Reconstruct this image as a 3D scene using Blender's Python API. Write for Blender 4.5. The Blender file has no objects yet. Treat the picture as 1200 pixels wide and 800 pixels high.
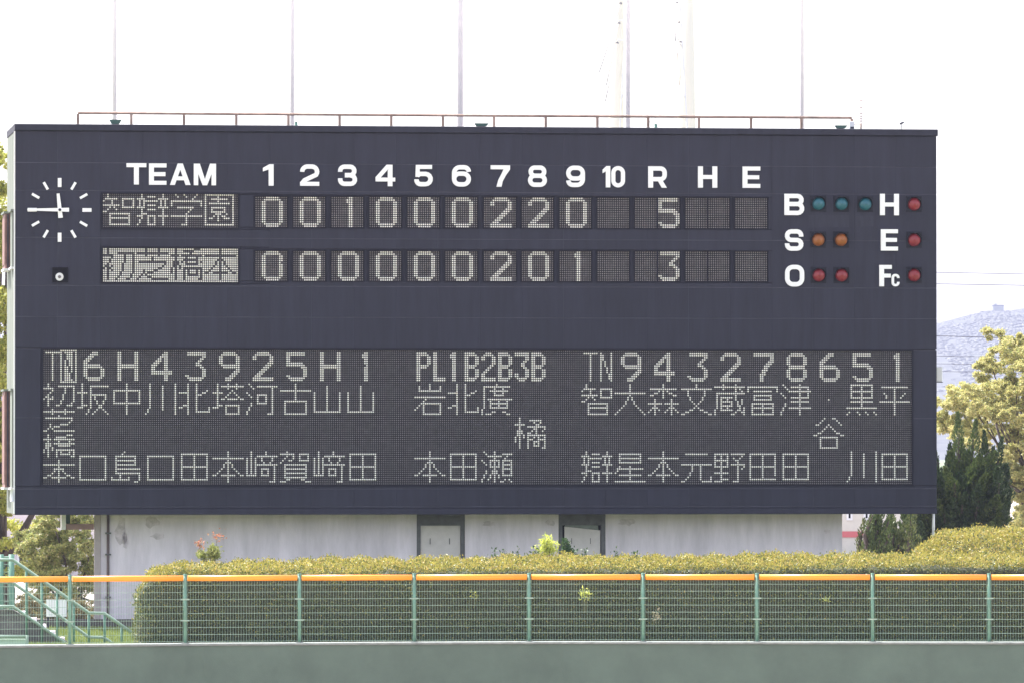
import bpy, math, random
import numpy as np
from mathutils import Vector, Matrix

random.seed(7); rng = np.random.default_rng(7)
S = bpy.context.scene
C = S.collection
R = math.radians

# ------------------------------------------------------------------ camera
F = 7776.0                       # focal length in pixels of a 1200 wide picture
CAMZ = 5.6
PITCH = math.atan(130 / F)
cd = bpy.data.cameras.new('camera'); cam = bpy.data.objects.new('camera', cd); C.objects.link(cam)
cam.location = (0, 0, CAMZ); cam.rotation_euler = (R(90) + PITCH, 0, 0)
cd.sensor_width = 36; cd.lens = 36 * F / 1200; cd.clip_start = 1; cd.clip_end = 20000
S.camera = cam

# ------------------------------------------------------------------ light
SUN_EL = R(56); SUN_AZ = math.atan2(-0.62, 0.72)   # high on the left, a little behind the board
w = bpy.data.worlds.new('World'); S.world = w; w.use_nodes = True
nt = w.node_tree; bg = nt.nodes['Background']
sky = nt.nodes.new('ShaderNodeTexSky'); sky.sky_type = 'NISHITA'; sky.sun_disc = False
sky.sun_elevation = SUN_EL; sky.sun_rotation = SUN_AZ
sky.air_density = 1.0; sky.dust_density = 3.0; sky.ozone_density = 1.0
hs_ = nt.nodes.new('ShaderNodeHueSaturation'); hs_.inputs['Saturation'].default_value = .42   # thin white spring haze high up
nt.links.new(sky.outputs[0], hs_.inputs['Color']); nt.links.new(hs_.outputs[0], bg.inputs[0]); bg.inputs[1].default_value = 0.15
sl = bpy.data.lights.new('sun', 'SUN'); sl.energy = 3.6; sl.angle = R(0.6); sl.color = (1, 0.96, 0.9)
so = bpy.data.objects.new('sun', sl); C.objects.link(so)
sd = Vector((math.sin(SUN_AZ) * math.cos(SUN_EL), math.cos(SUN_AZ) * math.cos(SUN_EL), math.sin(SUN_EL)))
so.rotation_euler = sd.to_track_quat('Z', 'Y').to_euler(); so.location = (0, 60, 60)
S.view_settings.view_transform = 'Standard'; S.view_settings.look = 'None'
S.view_settings.gamma = 1; S.view_settings.exposure = 1.8
HAZE = 0.00018

# ------------------------------------------------------------------ helpers
def tag(o, label=None, cat=None, group=None, kind=None):
    if label: o['label'] = label
    if cat: o['category'] = cat
    if group: o['group'] = group
    if kind: o['kind'] = kind
    return o

def empty(name, loc=(0, 0, 0), rz=0, parent=None):
    o = bpy.data.objects.new(name, None); C.objects.link(o)
    o.location = loc; o.rotation_euler = (0, 0, rz); o.parent = parent
    o.empty_display_size = .2
    return o

def ray(px, py):
    dx, dy, dz = px - 600, F, -(py - 400)
    c, s = math.cos(PITCH), math.sin(PITCH)
    return (dx, dy * c - dz * s, dy * s + dz * c)

def at(px, py, Y):
    d = ray(px, py); k = Y / d[1]
    return Vector((d[0] * k, Y, CAMZ + d[2] * k))

class MB:
    def __init__(s): s.v = []; s.f = []; s.sm = []
    def box(s, x0, x1, y0, y1, z0, z1):
        b = len(s.v)
        s.v += [(x0,y0,z0),(x1,y0,z0),(x1,y1,z0),(x0,y1,z0),(x0,y0,z1),(x1,y0,z1),(x1,y1,z1),(x0,y1,z1)]
        s.f += [(b,b+3,b+2,b+1),(b+4,b+5,b+6,b+7),(b,b+1,b+5,b+4),(b+1,b+2,b+6,b+5),(b+2,b+3,b+7,b+6),(b+3,b,b+4,b+7)]
        return s
    def bbox(s, x0, x1, y0, y1, z0, z1, c=.01):
        """box whose front (-y) face is chamfered"""
        b = len(s.v)
        s.v += [(x0+c,y0,z0+c),(x1-c,y0,z0+c),(x1-c,y0,z1-c),(x0+c,y0,z1-c),
                (x0,y0+c,z0),(x1,y0+c,z0),(x1,y0+c,z1),(x0,y0+c,z1),
                (x0,y1,z0),(x1,y1,z0),(x1,y1,z1),(x0,y1,z1)]
        s.f.append((b,b+1,b+2,b+3))
        for i in range(4):
            j = (i+1) % 4
            s.f.append((b+4+i,b+4+j,b+j,b+i)); s.f.append((b+8+i,b+8+j,b+4+j,b+4+i))
        return s
    def tube(s, pts, r, n=8, cap=True):
        pts = [Vector(p) for p in pts]
        if not isinstance(r, (list, tuple)): r = [r] * len(pts)
        prev = None; b0 = len(s.v)
        for i, p in enumerate(pts):
            t = (pts[min(i+1, len(pts)-1)] - pts[max(i-1, 0)]).normalized()
            if prev is None:
                a = Vector((0,0,1)) if abs(t.z) < .9 else Vector((0,1,0))
                u = t.cross(a).normalized()
            else:
                u = (prev - t * prev.dot(t)).normalized()
            prev = u; v = t.cross(u)
            for k in range(n):
                an = 2 * math.pi * k / n
                s.v.append(tuple(p + (u * math.cos(an) + v * math.sin(an)) * r[i]))
        for i in range(len(pts)-1):
            for k in range(n):
                a = b0 + i*n + k; b = b0 + i*n + (k+1) % n
                s.f.append((a, b, b+n, a+n)); s.sm.append(len(s.f)-1)
        if cap:
            s.f.append(tuple(b0 + k for k in range(n))[::-1]); s.f.append(tuple(b0 + (len(pts)-1)*n + k for k in range(n)))
        return s
    def lathe(s, prof, n=20, origin=(0,0,0), axis='y'):
        """prof: list of (radius, along); axis y: along runs along +y"""
        b0 = len(s.v)
        for (r, a) in prof:
            for k in range(n):
                an = 2*math.pi*k/n
                if axis == 'y': s.v.append((origin[0]+r*math.cos(an), origin[1]+a, origin[2]+r*math.sin(an)))
                else: s.v.append((origin[0]+r*math.cos(an), origin[1]+r*math.sin(an), origin[2]+a))
        for i in range(len(prof)-1):
            for k in range(n):
                a = b0+i*n+k; b = b0+i*n+(k+1) % n
                s.f.append((a, b, b+n, a+n)); s.sm.append(len(s.f)-1)
        s.f.append(tuple(b0 + k for k in range(n))); s.f.append(tuple(b0 + (len(prof)-1)*n + k for k in range(n))[::-1])
        return s
    def prism(s, poly, y0, y1):
        """poly in (x,z), extruded y0 (front) .. y1"""
        n = len(poly); b = len(s.v)
        s.v += [(p[0], y0, p[1]) for p in poly] + [(p[0], y1, p[1]) for p in poly]
        s.f.append(tuple(range(b, b+n)))
        s.f.append(tuple(range(b+n, b+2*n))[::-1])
        for i in range(n):
            j = (i+1) % n; s.f.append((b+i, b+n+i, b+n+j, b+j))
        return s
    def build(s, name, mat, parent=None, loc=None):
        me = bpy.data.meshes.new(name); me.from_pydata(s.v, [], s.f)
        for i in s.sm: me.polygons[i].use_smooth = True
        me.materials.append(mat); me.update()
        o = bpy.data.objects.new(name, me); C.objects.link(o); o.parent = parent
        if loc is not None: o.location = loc
        return o

def np_mesh(name, V, Q, mat, parent=None):
    """V (N,3), Q (M,4) quads"""
    me = bpy.data.meshes.new(name)
    me.vertices.add(len(V)); me.vertices.foreach_set('co', np.ascontiguousarray(V, dtype=np.float32).ravel())
    k = Q.shape[1]
    me.loops.add(Q.size); me.loops.foreach_set('vertex_index', np.ascontiguousarray(Q, dtype=np.int32).ravel())
    me.polygons.add(len(Q)); me.polygons.foreach_set('loop_start', np.arange(0, Q.size, k, dtype=np.int32))
    me.update(calc_edges=True)
    me.materials.append(mat)
    o = bpy.data.objects.new(name, me); C.objects.link(o); o.parent = parent
    return o

# ------------------------------------------------------------------ materials
def material(name, col, rough=.6, var=0, vscale=3.0, bump=0, bscale=40, metal=0, col2=None, objvar=0, spec=.5, stretch=None, thresh=(.35,.7)):
    m = bpy.data.materials.new(name); m.use_nodes = True
    t = m.node_tree; N = t.nodes; L = t.links; p = N['Principled BSDF']
    p.inputs['Roughness'].default_value = rough; p.inputs['Metallic'].default_value = metal
    p.inputs['Specular IOR Level'].default_value = spec
    p.inputs['Base Color'].default_value = (*col, 1)
    tc = N.new('ShaderNodeTexCoord')
    src = None
    if var or col2:
        mp = N.new('ShaderNodeMapping')
        if stretch: mp.inputs['Scale'].default_value = stretch
        L.new(tc.outputs['Object'], mp.inputs[0])
        n = N.new('ShaderNodeTexNoise'); n.inputs['Scale'].default_value = vscale; n.inputs['Detail'].default_value = 6; n.inputs['Roughness'].default_value = .65
        L.new(mp.outputs[0], n.inputs['Vector'])
        r = N.new('ShaderNodeValToRGB'); r.color_ramp.elements[0].position = thresh[0]; r.color_ramp.elements[1].position = thresh[1]
        c2 = col2 or tuple(c*(1+var) for c in col); c1 = col if col2 else tuple(c*(1-var) for c in col)
        r.color_ramp.elements[0].color = (*c1, 1); r.color_ramp.elements[1].color = (*c2, 1)
        L.new(n.outputs['Fac'], r.inputs[0]); src = r.outputs[0]
        L.new(src, p.inputs['Base Color'])
    if objvar:
        oi = N.new('ShaderNodeObjectInfo'); hs = N.new('ShaderNodeHueSaturation'); mr = N.new('ShaderNodeMapRange')
        mr.inputs['To Min'].default_value = 1-objvar; mr.inputs['To Max'].default_value = 1+objvar
        L.new(oi.outputs['Random'], mr.inputs[0]); L.new(mr.outputs[0], hs.inputs['Value'])
        if src: L.new(src, hs.inputs['Color'])
        else: hs.inputs['Color'].default_value = (*col, 1)
        L.new(hs.outputs[0], p.inputs['Base Color'])
    if bump:
        n2 = N.new('ShaderNodeTexNoise'); n2.inputs['Scale'].default_value = bscale; n2.inputs['Detail'].default_value = 4
        L.new(tc.outputs['Object'], n2.inputs['Vector'])
        b = N.new('ShaderNodeBump'); b.inputs['Strength'].default_value = bump; b.inputs['Distance'].default_value = .02
        L.new(n2.outputs['Fac'], b.inputs['Height']); L.new(b.outputs[0], p.inputs['Normal'])
    return m

def leaf_material(name, cols, trans=.35, rough=.5):
    """each leaf picks a colour of the list"""
    m = bpy.data.materials.new(name); m.use_nodes = True
    t = m.node_tree; N = t.nodes; L = t.links; p = N['Principled BSDF']; out = N['Material Output']
    g = N.new('ShaderNodeNewGeometry'); r = N.new('ShaderNodeValToRGB'); r.color_ramp.interpolation = 'LINEAR'
    e = r.color_ramp.elements
    while len(e) < len(cols): e.new(.5)
    for i, c in enumerate(cols):
        e[i].position = i/(len(cols)-1); e[i].color = (*c, 1)
    L.new(g.outputs['Random Per Island'], r.inputs[0]); L.new(r.outputs[0], p.inputs['Base Color'])
    p.inputs['Roughness'].default_value = rough; p.inputs['Specular IOR Level'].default_value = .3
    tr = N.new('ShaderNodeBsdfTranslucent'); L.new(r.outputs[0], tr.inputs['Color'])
    mx = N.new('ShaderNodeMixShader'); mx.inputs[0].default_value = trans
    L.new(p.outputs[0], mx.inputs[1]); L.new(tr.outputs[0], mx.inputs[2]); L.new(mx.outputs[0], out.inputs['Surface'])
    return m

M = {}
M['navy'] = material('navy_panel_paint', (.0235,.0235,.041), .7, spec=.25, var=.17, vscale=2.2, objvar=.06, bump=.06, bscale=30, stretch=(2.2,1,.25))
M['seam'] = material('panel_sealant', (.038,.038,.058), .8, spec=.25)
M['joint'] = material('pale_joint_sealant', (.052,.050,.072), .8, spec=.25, var=.3, vscale=1.2)
M['white'] = material('white_letter_paint', (.84,.83,.87), .45, var=.03, vscale=8)
M['plate'] = material('display_black_plate', (.013,.012,.018), .7, spec=.25)
M['bezel'] = material('display_bezel', (.010,.010,.020), .7, spec=.2)
M['lit'] = material('lit_dot_face', (.90,.86,.82), .5)
M['unlit'] = material('unlit_dot_face', (.165,.15,.165), .6, var=.25, vscale=9)
M['side'] = material('pale_green_cladding', (.20,.215,.195), .95, spec=.05, var=.12, vscale=1.5, stretch=(1,1,.2))
M['whitemetal'] = material('white_painted_metal', (.72,.71,.74), .4, var=.06, vscale=4)
M['redbrown'] = material('rust_red_shutter', (.20,.10,.09), .7, var=.3, vscale=6)
M['rust'] = material('rusty_railing', (.36,.25,.20), .8, var=.35, vscale=5)
M['dgreen'] = material('dark_green_box', (.04,.10,.08), .6, var=.2)
M['pole'] = material('pale_pole_paint', (.82,.81,.84), .95, spec=.05, var=.05)
M['concrete'] = material('weathered_concrete', (.72,.65,.735), .85, var=.15, vscale=1.6, bump=.2, stretch=(1.8,1,.35))
M['stain'] = material('damp_stain', (.60,.53,.60), .9, var=.25, vscale=6)
M['frame'] = material('dark_door_frame', (.11,.11,.12), .6, var=.25, vscale=8)
M['door'] = material('offwhite_door_board', (.64,.585,.60), .7, var=.08, vscale=5)
M['fgreen'] = material('fence_green_paint', (.12,.25,.19), .45, var=.15, vscale=3)
M['wire'] = material('fence_wire_coating', (.25,.36,.29), .45, var=.1, vscale=5)
M['orange'] = material('orange_rail_cover', (.95,.33,.028), .38, var=.06, vscale=2, stretch=(.3,1,1))
M['wallgreen'] = material('green_padded_wall', (.082,.124,.102), .75, var=.13, vscale=1.0, bump=.12, bscale=60)
M['coping'] = material('wall_coping', (.19,.215,.205), .7, var=.2, vscale=6)
M['dark'] = material('shadowy_recess', (.008,.008,.012), .8, spec=.15)
M['bark'] = material('tree_bark', (.085,.065,.055), .9, var=.35, vscale=5, bump=.5, bscale=25)
M['hedgecore'] = material('hedge_inner_twigs', (.045,.052,.028), .95, var=.4, vscale=14, bump=.6, bscale=20)
M['teal'] = material('teal_lens', (.012,.105,.15), .32, var=.1, vscale=20)
M['amber'] = material('amber_lens', (.27,.080,.012), .32, var=.1, vscale=20)
M['unlit2'] = material('unlit_score_dot_face', (.235,.21,.22), .6, var=.25, vscale=9)
M['streak'] = material('faded_paint_streak', (.028,.028,.046), .7, spec=.25, var=.2, vscale=5, stretch=(3,1,.4))
M['mast'] = material('weathered_pink_mast', (.34,.25,.25), .7)
M['red'] = material('red_lens', (.22,.014,.022), .32, var=.1, vscale=20)
M['lampback'] = material('lamp_back_plate', (.012,.012,.02), .7, spec=.2)
# ------------------------------------------------------------------ dot-matrix characters
# strokes: 'h row c0 c1', 'v col r0 r1', 'p row c c c ...'
def G(src, n=16, m=16):
    g = [[0]*n for _ in range(m)]
    for st in src.split(';'):
        t = st.split()
        if not t: continue
        a = [int(x) for x in t[1:]]
        if t[0] == 'h':
            for c in range(a[1], a[2]+1): g[a[0]][c] = 1
        elif t[0] == 'v':
            for r in range(a[1], a[2]+1): g[r][a[0]] = 1
        else:
            for c in a[1:]: g[a[0]][c] = 1
    return g

BOX = lambda c0, c1, r0, r1: f'h {r0} {c0} {c1};h {r1} {c0} {c1};v {c0} {r0} {r1};v {c1} {r0} {r1};'
WATER = 'p 0 1;p 1 2;p 2 3;p 4 0;p 5 1;p 6 2;v 2 9 10;v 1 11 12;v 0 13 14;'
EARTH = 'v 2 0 11;h 4 0 4;h 11 0 2;h 10 2 4;'
K = {
'坂': EARTH+'h 1 6 14;v 6 1 11;h 5 6 13;v 5 12 13;p 14 4;v 8 6 7;v 9 8 9;h 10 10 11;h 11 10 11;v 13 6 7;v 12 8 9;p 12 9 12;p 13 8 13;p 14 7 14',
'中': 'v 7 0 14;'+BOX(1,13,3,9),
'川': 'v 2 0 11;v 1 12 13;p 14 0;v 8 1 12;v 14 0 14',
'北': 'h 4 0 4;v 4 0 14;p 11 0 1;p 10 2 3;v 8 0 13;p 5 9 10;p 4 11 12;p 3 13;h 13 8 14;v 14 11 13',
'塔': EARTH+'h 1 4 14;v 7 0 2;v 11 0 2;p 3 9;p 4 8 10;p 5 7 11;p 6 6 12;p 7 4 5 7 8 9 10 11 13 14;'+BOX(6,12,10,14),
'河': WATER.replace('p 4 0;p 5 1;p 6 2','p 4 0;p 5 1;p 6 2')+'h 1 5 14;v 12 1 14;h 14 10 12;'+BOX(5,9,5,9),
'古': 'v 7 0 8;h 3 0 14;'+BOX(2,12,8,14),
'山': 'v 6 1 13;v 0 4 13;v 12 4 13;h 13 0 12',
'岩': 'v 2 1 3;v 7 0 3;v 12 1 3;h 3 2 12;h 6 0 14;p 7 5;p 8 4;p 9 3;p 10 2;p 11 1;p 12 0;'+BOX(4,12,9,14),
'廣': 'p 0 7;h 1 1 13;v 1 1 11;v 0 12 14;h 3 4 12;v 6 1 5;v 10 2 5;h 5 6 10;h 7 3 14;h 9 4 12;h 11 4 12;v 4 7 11;v 12 7 11;v 8 7 11;p 13 5 6 10 11;p 14 2 3 4 12 13',
'橘': 'v 2 0 14;h 3 0 4;p 6 1 3;p 7 1 3;p 8 1 4;p 9 0 4;p 10 0;p 11 0;h 1 7 12;p 2 9 12;p 3 10 11;h 4 6 14;p 5 9 10 14;p 6 8 10 13;p 7 6 7 10;h 8 6 14;p 9 6 9 11 14;p 10 6 7 8 11 12 13 14;p 11 6 9 10 11 14;p 12 6 9 11 14;p 13 6 9 10 11 14;p 14 6 13 14',
'瀬': WATER+'v 6 0 14;h 2 3 9;'+BOX(4,8,4,7)+'h 9 5 7;h 10 5 7;p 11 4 8;p 12 4 8;p 13 3;h 1 10 14;p 2 12;p 3 11;'+BOX(10,14,4,11)+'h 6 10 14;h 8 10 14;p 13 11 13;p 14 9 10 14',
'本': 'v 7 0 14;h 3 0 14;h 5 6 8;p 6 5 9;p 7 5 9;p 8 4 10;p 9 3 11;p 10 2 12;p 11 0 1 13 14;h 11 4 10',
'田': BOX(1,13,1,13)+'v 7 1 13;h 7 1 13',
'口': BOX(1,13,2,13),
'島': 'p 0 6;p 1 5;h 2 2 11;v 2 2 10;h 4 2 11;h 6 2 11;v 11 2 6;h 8 2 13;h 10 2 13;v 13 10 13;v 4 11 13;p 12 0 8;h 13 0 8;p 14 11 12',
'﨑': 'v 0 3 11;v 2 0 11;v 4 3 11;h 11 0 4;v 9 0 1;h 2 5 14;p 3 7 12;p 4 7 12;p 5 8 11;h 6 4 14;'+BOX(7,10,8,11)+'v 13 6 13;p 14 11 12 13',
'賀': 'p 0 3;h 1 0 6;p 2 3 6;p 3 2 6;p 4 1 4 5;p 5 0;'+BOX(9,13,1,4)+BOX(2,12,6,12)+'h 8 2 12;h 10 2 12;p 13 3 4 10 11;p 14 0 1 2 12 13 14',
'智': 'v 2 0 1;h 2 1 6;p 3 0 4;p 4 4;h 5 0 7;p 6 3 5;p 7 2 6;p 8 0 1;'+BOX(9,14,2,6)+BOX(3,12,9,14)+'h 11 3 12',
'大': 'h 4 0 14;v 7 0 5;p 6 6 8;p 7 6 8;p 8 5 9;p 9 5 9;p 10 4 10;p 11 3 11;p 12 2 12;p 13 1 13;p 14 0 14',
'森': 'v 7 0 6;h 2 1 13;p 3 5 9;p 4 3 4 10 11;p 5 1 2 12 13;v 3 7 14;h 9 0 6;h 11 2 4;p 12 1 5;p 13 0;v 11 7 14;h 9 8 14;h 11 10 12;p 12 9 13;p 13 8 14',
'文': 'v 7 0 1;h 2 0 14;v 3 3 5;v 11 3 5;v 4 6 7;v 10 6 7;p 8 5 9;p 9 6 8;p 10 7;p 11 6 8;p 12 4 5 9 10;p 13 2 3 11 12;p 14 0 1 13 14',
'蔵': 'p 0 4 10;h 1 0 14;p 2 4 10 12;p 3 10 13;h 4 1 14;v 1 4 11;v 0 12 14;h 6 3 8;h 8 3 8;h 10 3 8;h 12 3 8;v 3 6 12;v 8 8 10;v 6 6 8;v 6 10 12;v 10 2 7;v 11 8 10;p 10 12;p 11 12;p 12 11 12;v 13 7 9;p 13 10 13;v 14 11 14;p 14 8 9',
'冨': 'h 1 0 14;v 0 1 3;v 14 1 3;h 3 3 11;'+BOX(3,11,5,7)+BOX(2,12,9,14)+'h 11 2 12;v 7 9 14',
'津': WATER+'v 9 0 14;h 1 5 13;h 3 4 14;h 6 5 13;v 13 1 6;h 8 5 13;h 11 4 14',
'.': 'p 7 7',
'谷': 'p 0 5 9 10;p 1 4 11;p 2 3 12;p 3 1 2 7 13;p 4 6 8;p 5 5 9;p 6 4 10;p 7 2 3 11 12;p 8 0 1 13 14;'+BOX(3,11,9,14),
'黒': BOX(2,12,0,6)+'h 3 2 12;v 7 0 11;h 8 2 12;h 11 0 14;p 13 1 5 9 13;p 14 0 6 10 14',
'平': 'h 1 1 13;v 7 1 14;p 4 2 12;p 5 3 11;p 6 3 10;h 8 0 14',
'辯': 'p 0 2 12;p 1 2 5 6 7 8 12;h 2 0 3;h 2 10 14;p 3 1 3 11 13;h 3 4 9;p 4 1 3 11 13;p 5 1 3 5 6 7 8 11 13;h 6 0 3;h 6 10 14;p 7 2 5 6 7 8 12;p 8 2 12;p 9 2 3 4 12;p 10 0 1 2 5 6 7 8 10 11 12 13 14;p 11 2 5 8 12;p 12 1 5 8 12;p 13 1 5 8 12;p 14 0 5 6 7 8 12',
'星': BOX(2,12,1,5)+'h 3 2 12;p 7 2 7;h 8 1 13;p 9 1;p 10 0;v 7 7 14;h 11 2 12;h 14 0 14',
'元': 'h 1 2 12;h 6 0 14;v 5 6 9;v 4 10 11;p 12 3;p 13 2;p 14 0 1;v 9 6 13;h 14 10 14;v 14 12 13',
'野': BOX(0,6,1,7)+'h 4 0 6;v 3 1 14;h 10 0 6;p 13 4 5 6;h 14 0 3;h 1 8 14;p 2 13;p 3 9 12;p 4 10 11;h 6 8 14;p 7 14;p 8 13;v 11 4 14;p 14 9 10 11',
'学': 'p 0 2 6 12;p 1 3 7 11;p 2 10;h 3 0 14;v 0 3 5;v 14 3 5;h 6 3 10;p 7 9;p 8 8;p 9 7;h 10 0 14;v 7 9 14;h 14 5 7',
'園': BOX(0,13,0,14)+'h 2 3 10;v 6 1 4;h 4 2 11;h 6 3 9;p 7 3 9;h 8 3 9;p 9 5 6 7 10;p 10 4 6 8 9;p 11 2 3 6 9 10 11;p 12 6',
'初': 'v 2 0 2;h 3 0 4;p 4 4;v 3 5 6;p 7 2;p 8 1 2 4;p 9 0 2 3;p 10 2 4;v 2 11 14;h 2 7 14;v 14 2 11;v 13 12 13;p 14 11 12;v 10 3 6;v 9 7 10;v 8 11 12;p 13 7;p 14 6',
'芝': 'h 2 0 14;v 4 0 3;v 10 0 3;v 7 4 5;h 6 1 13;p 7 13;p 8 12;p 9 10 11;p 10 3 8 9;p 11 3 5 6 7;p 12 2 4;p 13 1 5 6;p 14 0;h 14 7 14',
'橋': 'v 2 0 14;h 3 0 3;h 3 5 14;h 0 11 13;h 1 6 10;p 2 9;p 4 7 12;h 5 6 12;p 6 1 2 3 5 7 12 14;p 7 1 2 3;h 7 7 12;p 8 1 4;p 9 0 4;h 9 6 14;p 10 0 6 8 12 14;p 11 0 6 8 12 14;p 12 6 8 9 10 11 12 14;p 13 6 14;p 14 6 13 14',
'T': 'h 1 1 7;v 4 1 14', 'N': 'v 9 1 14;v 14 1 14;v 10 2 4;v 11 5 7;v 12 8 10;v 13 11 13',
}
# 11-row characters of the vertical name at the far left of the line-up
KS = {
'初': 'v 2 0 2;h 2 0 4;p 3 4;p 4 3;v 2 5 10;p 6 1 2 4;p 7 0 2 3 4;h 1 7 14;v 14 1 8;p 9 13;p 10 11 12 13;v 10 1 4;v 9 5 7;v 8 8 9;p 10 6 7',
'芝': 'v 4 0 2;v 10 0 2;h 1 0 14;p 3 7;h 4 1 13;p 5 13;p 6 12;h 7 8 11;p 7 3;p 8 3 5 6 7;p 9 2 4;p 10 0 1;h 10 5 14',
'橋': 'v 2 0 10;h 2 0 3;p 4 1 3;p 5 1 3;p 6 1 4;p 7 0 4;p 8 0;h 0 11 13;h 1 6 10;h 2 5 14;p 3 7 12;h 4 5 14;h 5 7 12;h 7 6 14;p 8 6 8 12 14;p 9 6 8 9 10 11 12 14;p 10 6 13 14',
'本': 'v 7 0 10;h 2 0 14;h 4 5 9;p 5 5 9;p 6 4 10;p 7 2 3 11 12;p 8 0 1 13 14;h 8 4 10',
}
A2 = '##......##'
D = {   # 10 x 14 figures
'0': ['..######..','.########.']+[A2]*10+['.########.','..######..'],
'1': ['.....##...','....###...','....###...']+['.....##...']*11,
'2': ['..######..','.########.',A2,A2,'........##','.......###','......###.','.....###..','....###...','...###....','..###.....','.###......','##########','##########'],
'3': ['.#########','.#########','........##','.......##.','......##..','.....##...','.....###..','.......##.','........##','........##','........##',A2,'.########.','..######..'],
'4': ['......##..','.....###..','....####..','...##.##..','..###.##..','.###..##..','###...##..','##....##..','##....##..','##########','##########','......##..','......##..','......##..'],
'5': ['#########.','#########.','##........','##........','##........','########..','#########.','.......###','........##','........##','........##',A2,'.########.','..######..'],
'6': ['....###...','...####...','..###.....','.###......','###.......','##........','########..','#########.']+[A2]*4+['.########.','..######..'],
'7': ['##########','##########','........##','........##','.......###','......###.','.....###..','.....##...','....###...','....##....','...###....','...##.....','...##.....','...##.....'],
'8': ['..######..','.########.']+[A2]*4+['.########.']*2+[A2]*4+['.########.','..######..'],
'9': ['..######..','.########.']+[A2]*4+['.#########','..########','........##','.......###','......###.','.....###..','...####...','...###....'],
'H': [A2]*6+['##########']*2+[A2]*6,
}
HB = ['#####..','######.']+['##...##']*4+['######.','#####..']+['##...##']*4+['######.','#####..']
HF = {  # 7 x 14 half-width
'P': ['#####..','######.']+['##...##']*4+['######.','#####..']+['##.....']*6,
'L': ['##.....']*12+['######.']*2,
'B': HB, '1': ['..##...','.###...','.###...']+['..##...']*11,
'2': ['..###..','.#####.','##...##','##...##','.....##','.....##','....##.','...##..','..##...','.##....','##.....','##.....','#######','#######'],
'3': ['#######','#######','.....##','.....##','....##.','...##..','...##..','....##.','.....##','.....##','##...##','##...##','.#####.','..###..'],
}
board = np.zeros((64, 416), bool)
def put(g, r0, c0):
    for r, row in enumerate(g):
        for c, v in enumerate(row):
            if v in (1, '#') and r0+r < board.shape[0] and c0+c < board.shape[1]: board[r0+r, c0+c] = True
def puts(ch, k, cellrow): put(G(K[ch]), cellrow*16, 16*k)
# left team
puts('T', 0, 0)
inv = np.array(G(K['N']))[:, 8:16] == 0
board[0:16, 8:16] = inv
for i, ch in enumerate('6H43925H1'): put(D[ch], 1, 16*(i+1)+3)
for i, ch in enumerate('坂中川北塔河古山山'): puts(ch, i+1, 1)
for i, ch in enumerate('口島口田本﨑賀﨑田'): puts(ch, i+1, 3)
for i, ch in enumerate('初芝橋本'): put(G(KS[ch]), 16+12*i, 0)
# umpires
for i, (a, off) in enumerate([('P',1),('L',9),('1',0),('B',8),('2',0),('B',8),('3',0),('B',8)]): put(HF[a], 1, 16*(11+i//2)+off)
for i, ch in enumerate('岩北廣'): puts(ch, 11+i, 1)
puts('橘', 14, 2)
for i, ch in enumerate('本田瀬'): puts(ch, 11+i, 3)
# right team
puts('T', 16, 0); puts('N', 16, 0)
for i, ch in enumerate('943278651'): put(D[ch], 1, 16*(i+17)+3)
for i, ch in enumerate('智大森文蔵冨津.黒平'): puts(ch, 16+i, 1)
puts('谷', 23, 2)
for i, ch in enumerate('辯星本元野田田'): puts(ch, 16+i, 3)
puts('川', 24, 3); puts('田', 25, 3)
board[7, 16*9+8] = False; board[60, 16*21+13] = False      # two dead dots

def team_mask(word, invert):
    a = np.zeros((16, 64), bool)
    for i, ch in enumerate(word): a[:, 16*i:16*i+16] = np.array(G(K[ch])) > 0
    return ~a if invert else a

# ------------------------------------------------------------------ scoreboard frame of reference
ZL = 134.6; XL = -582.5/F*ZL
YR = ZL*1.0175; XR = (1098-600)/F*YR
TH = math.atan2(YR-ZL, XR-XL); WB = math.hypot(XR-XL, YR-ZL)
BZ = 4.36; HB_ = 7.90; DB = 3.3
O = Vector((XL, ZL, BZ))
ex = Vector((math.cos(TH), math.sin(TH), 0)); ny = Vector((-math.sin(TH), math.cos(TH), 0))
def B(px, py, off=0.0):
    """picture point -> local (x, z) on the scoreboard plane set back by off"""
    d = Vector(ray(px, py)); o = Vector((0, 0, CAMZ)) - O
    t = (off - o.dot(ny)) / d.dot(ny); p = o + d*t
    return p.dot(ex), p.z
def BR(x0, y0, x1, y1, off=0.0):
    """picture rectangle -> local x0,x1,z0,z1"""
    xm, ym = (x0+x1)/2, (y0+y1)/2
    return B(x0, ym, off)[0], B(x1, ym, off)[0], B(xm, y1, off)[1], B(xm, y0, off)[1]

sb = empty('scoreboard', O, TH)
tag(sb, 'large navy scoreboard with dot-matrix score rows, clock and count lamps above the hedge', 'scoreboard')

FRONT = 0.0
# body (behind the cladding), cap, bottom trim
mb = MB(); mb.box(.02, WB-.02, .045, DB, 0.0, HB_-.16); mb.build('body', M['seam'], sb)
mb = MB(); mb.bbox(-.012, WB+.02, -.05, DB+.02, HB_-.135, HB_, .012); mb.build('parapet_cap', M['navy'], sb)
mb = MB(); mb.bbox(0, WB, -.012, .04, -.02, .10, .006); mb.build('bottom_trim', M['navy'], sb)

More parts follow.
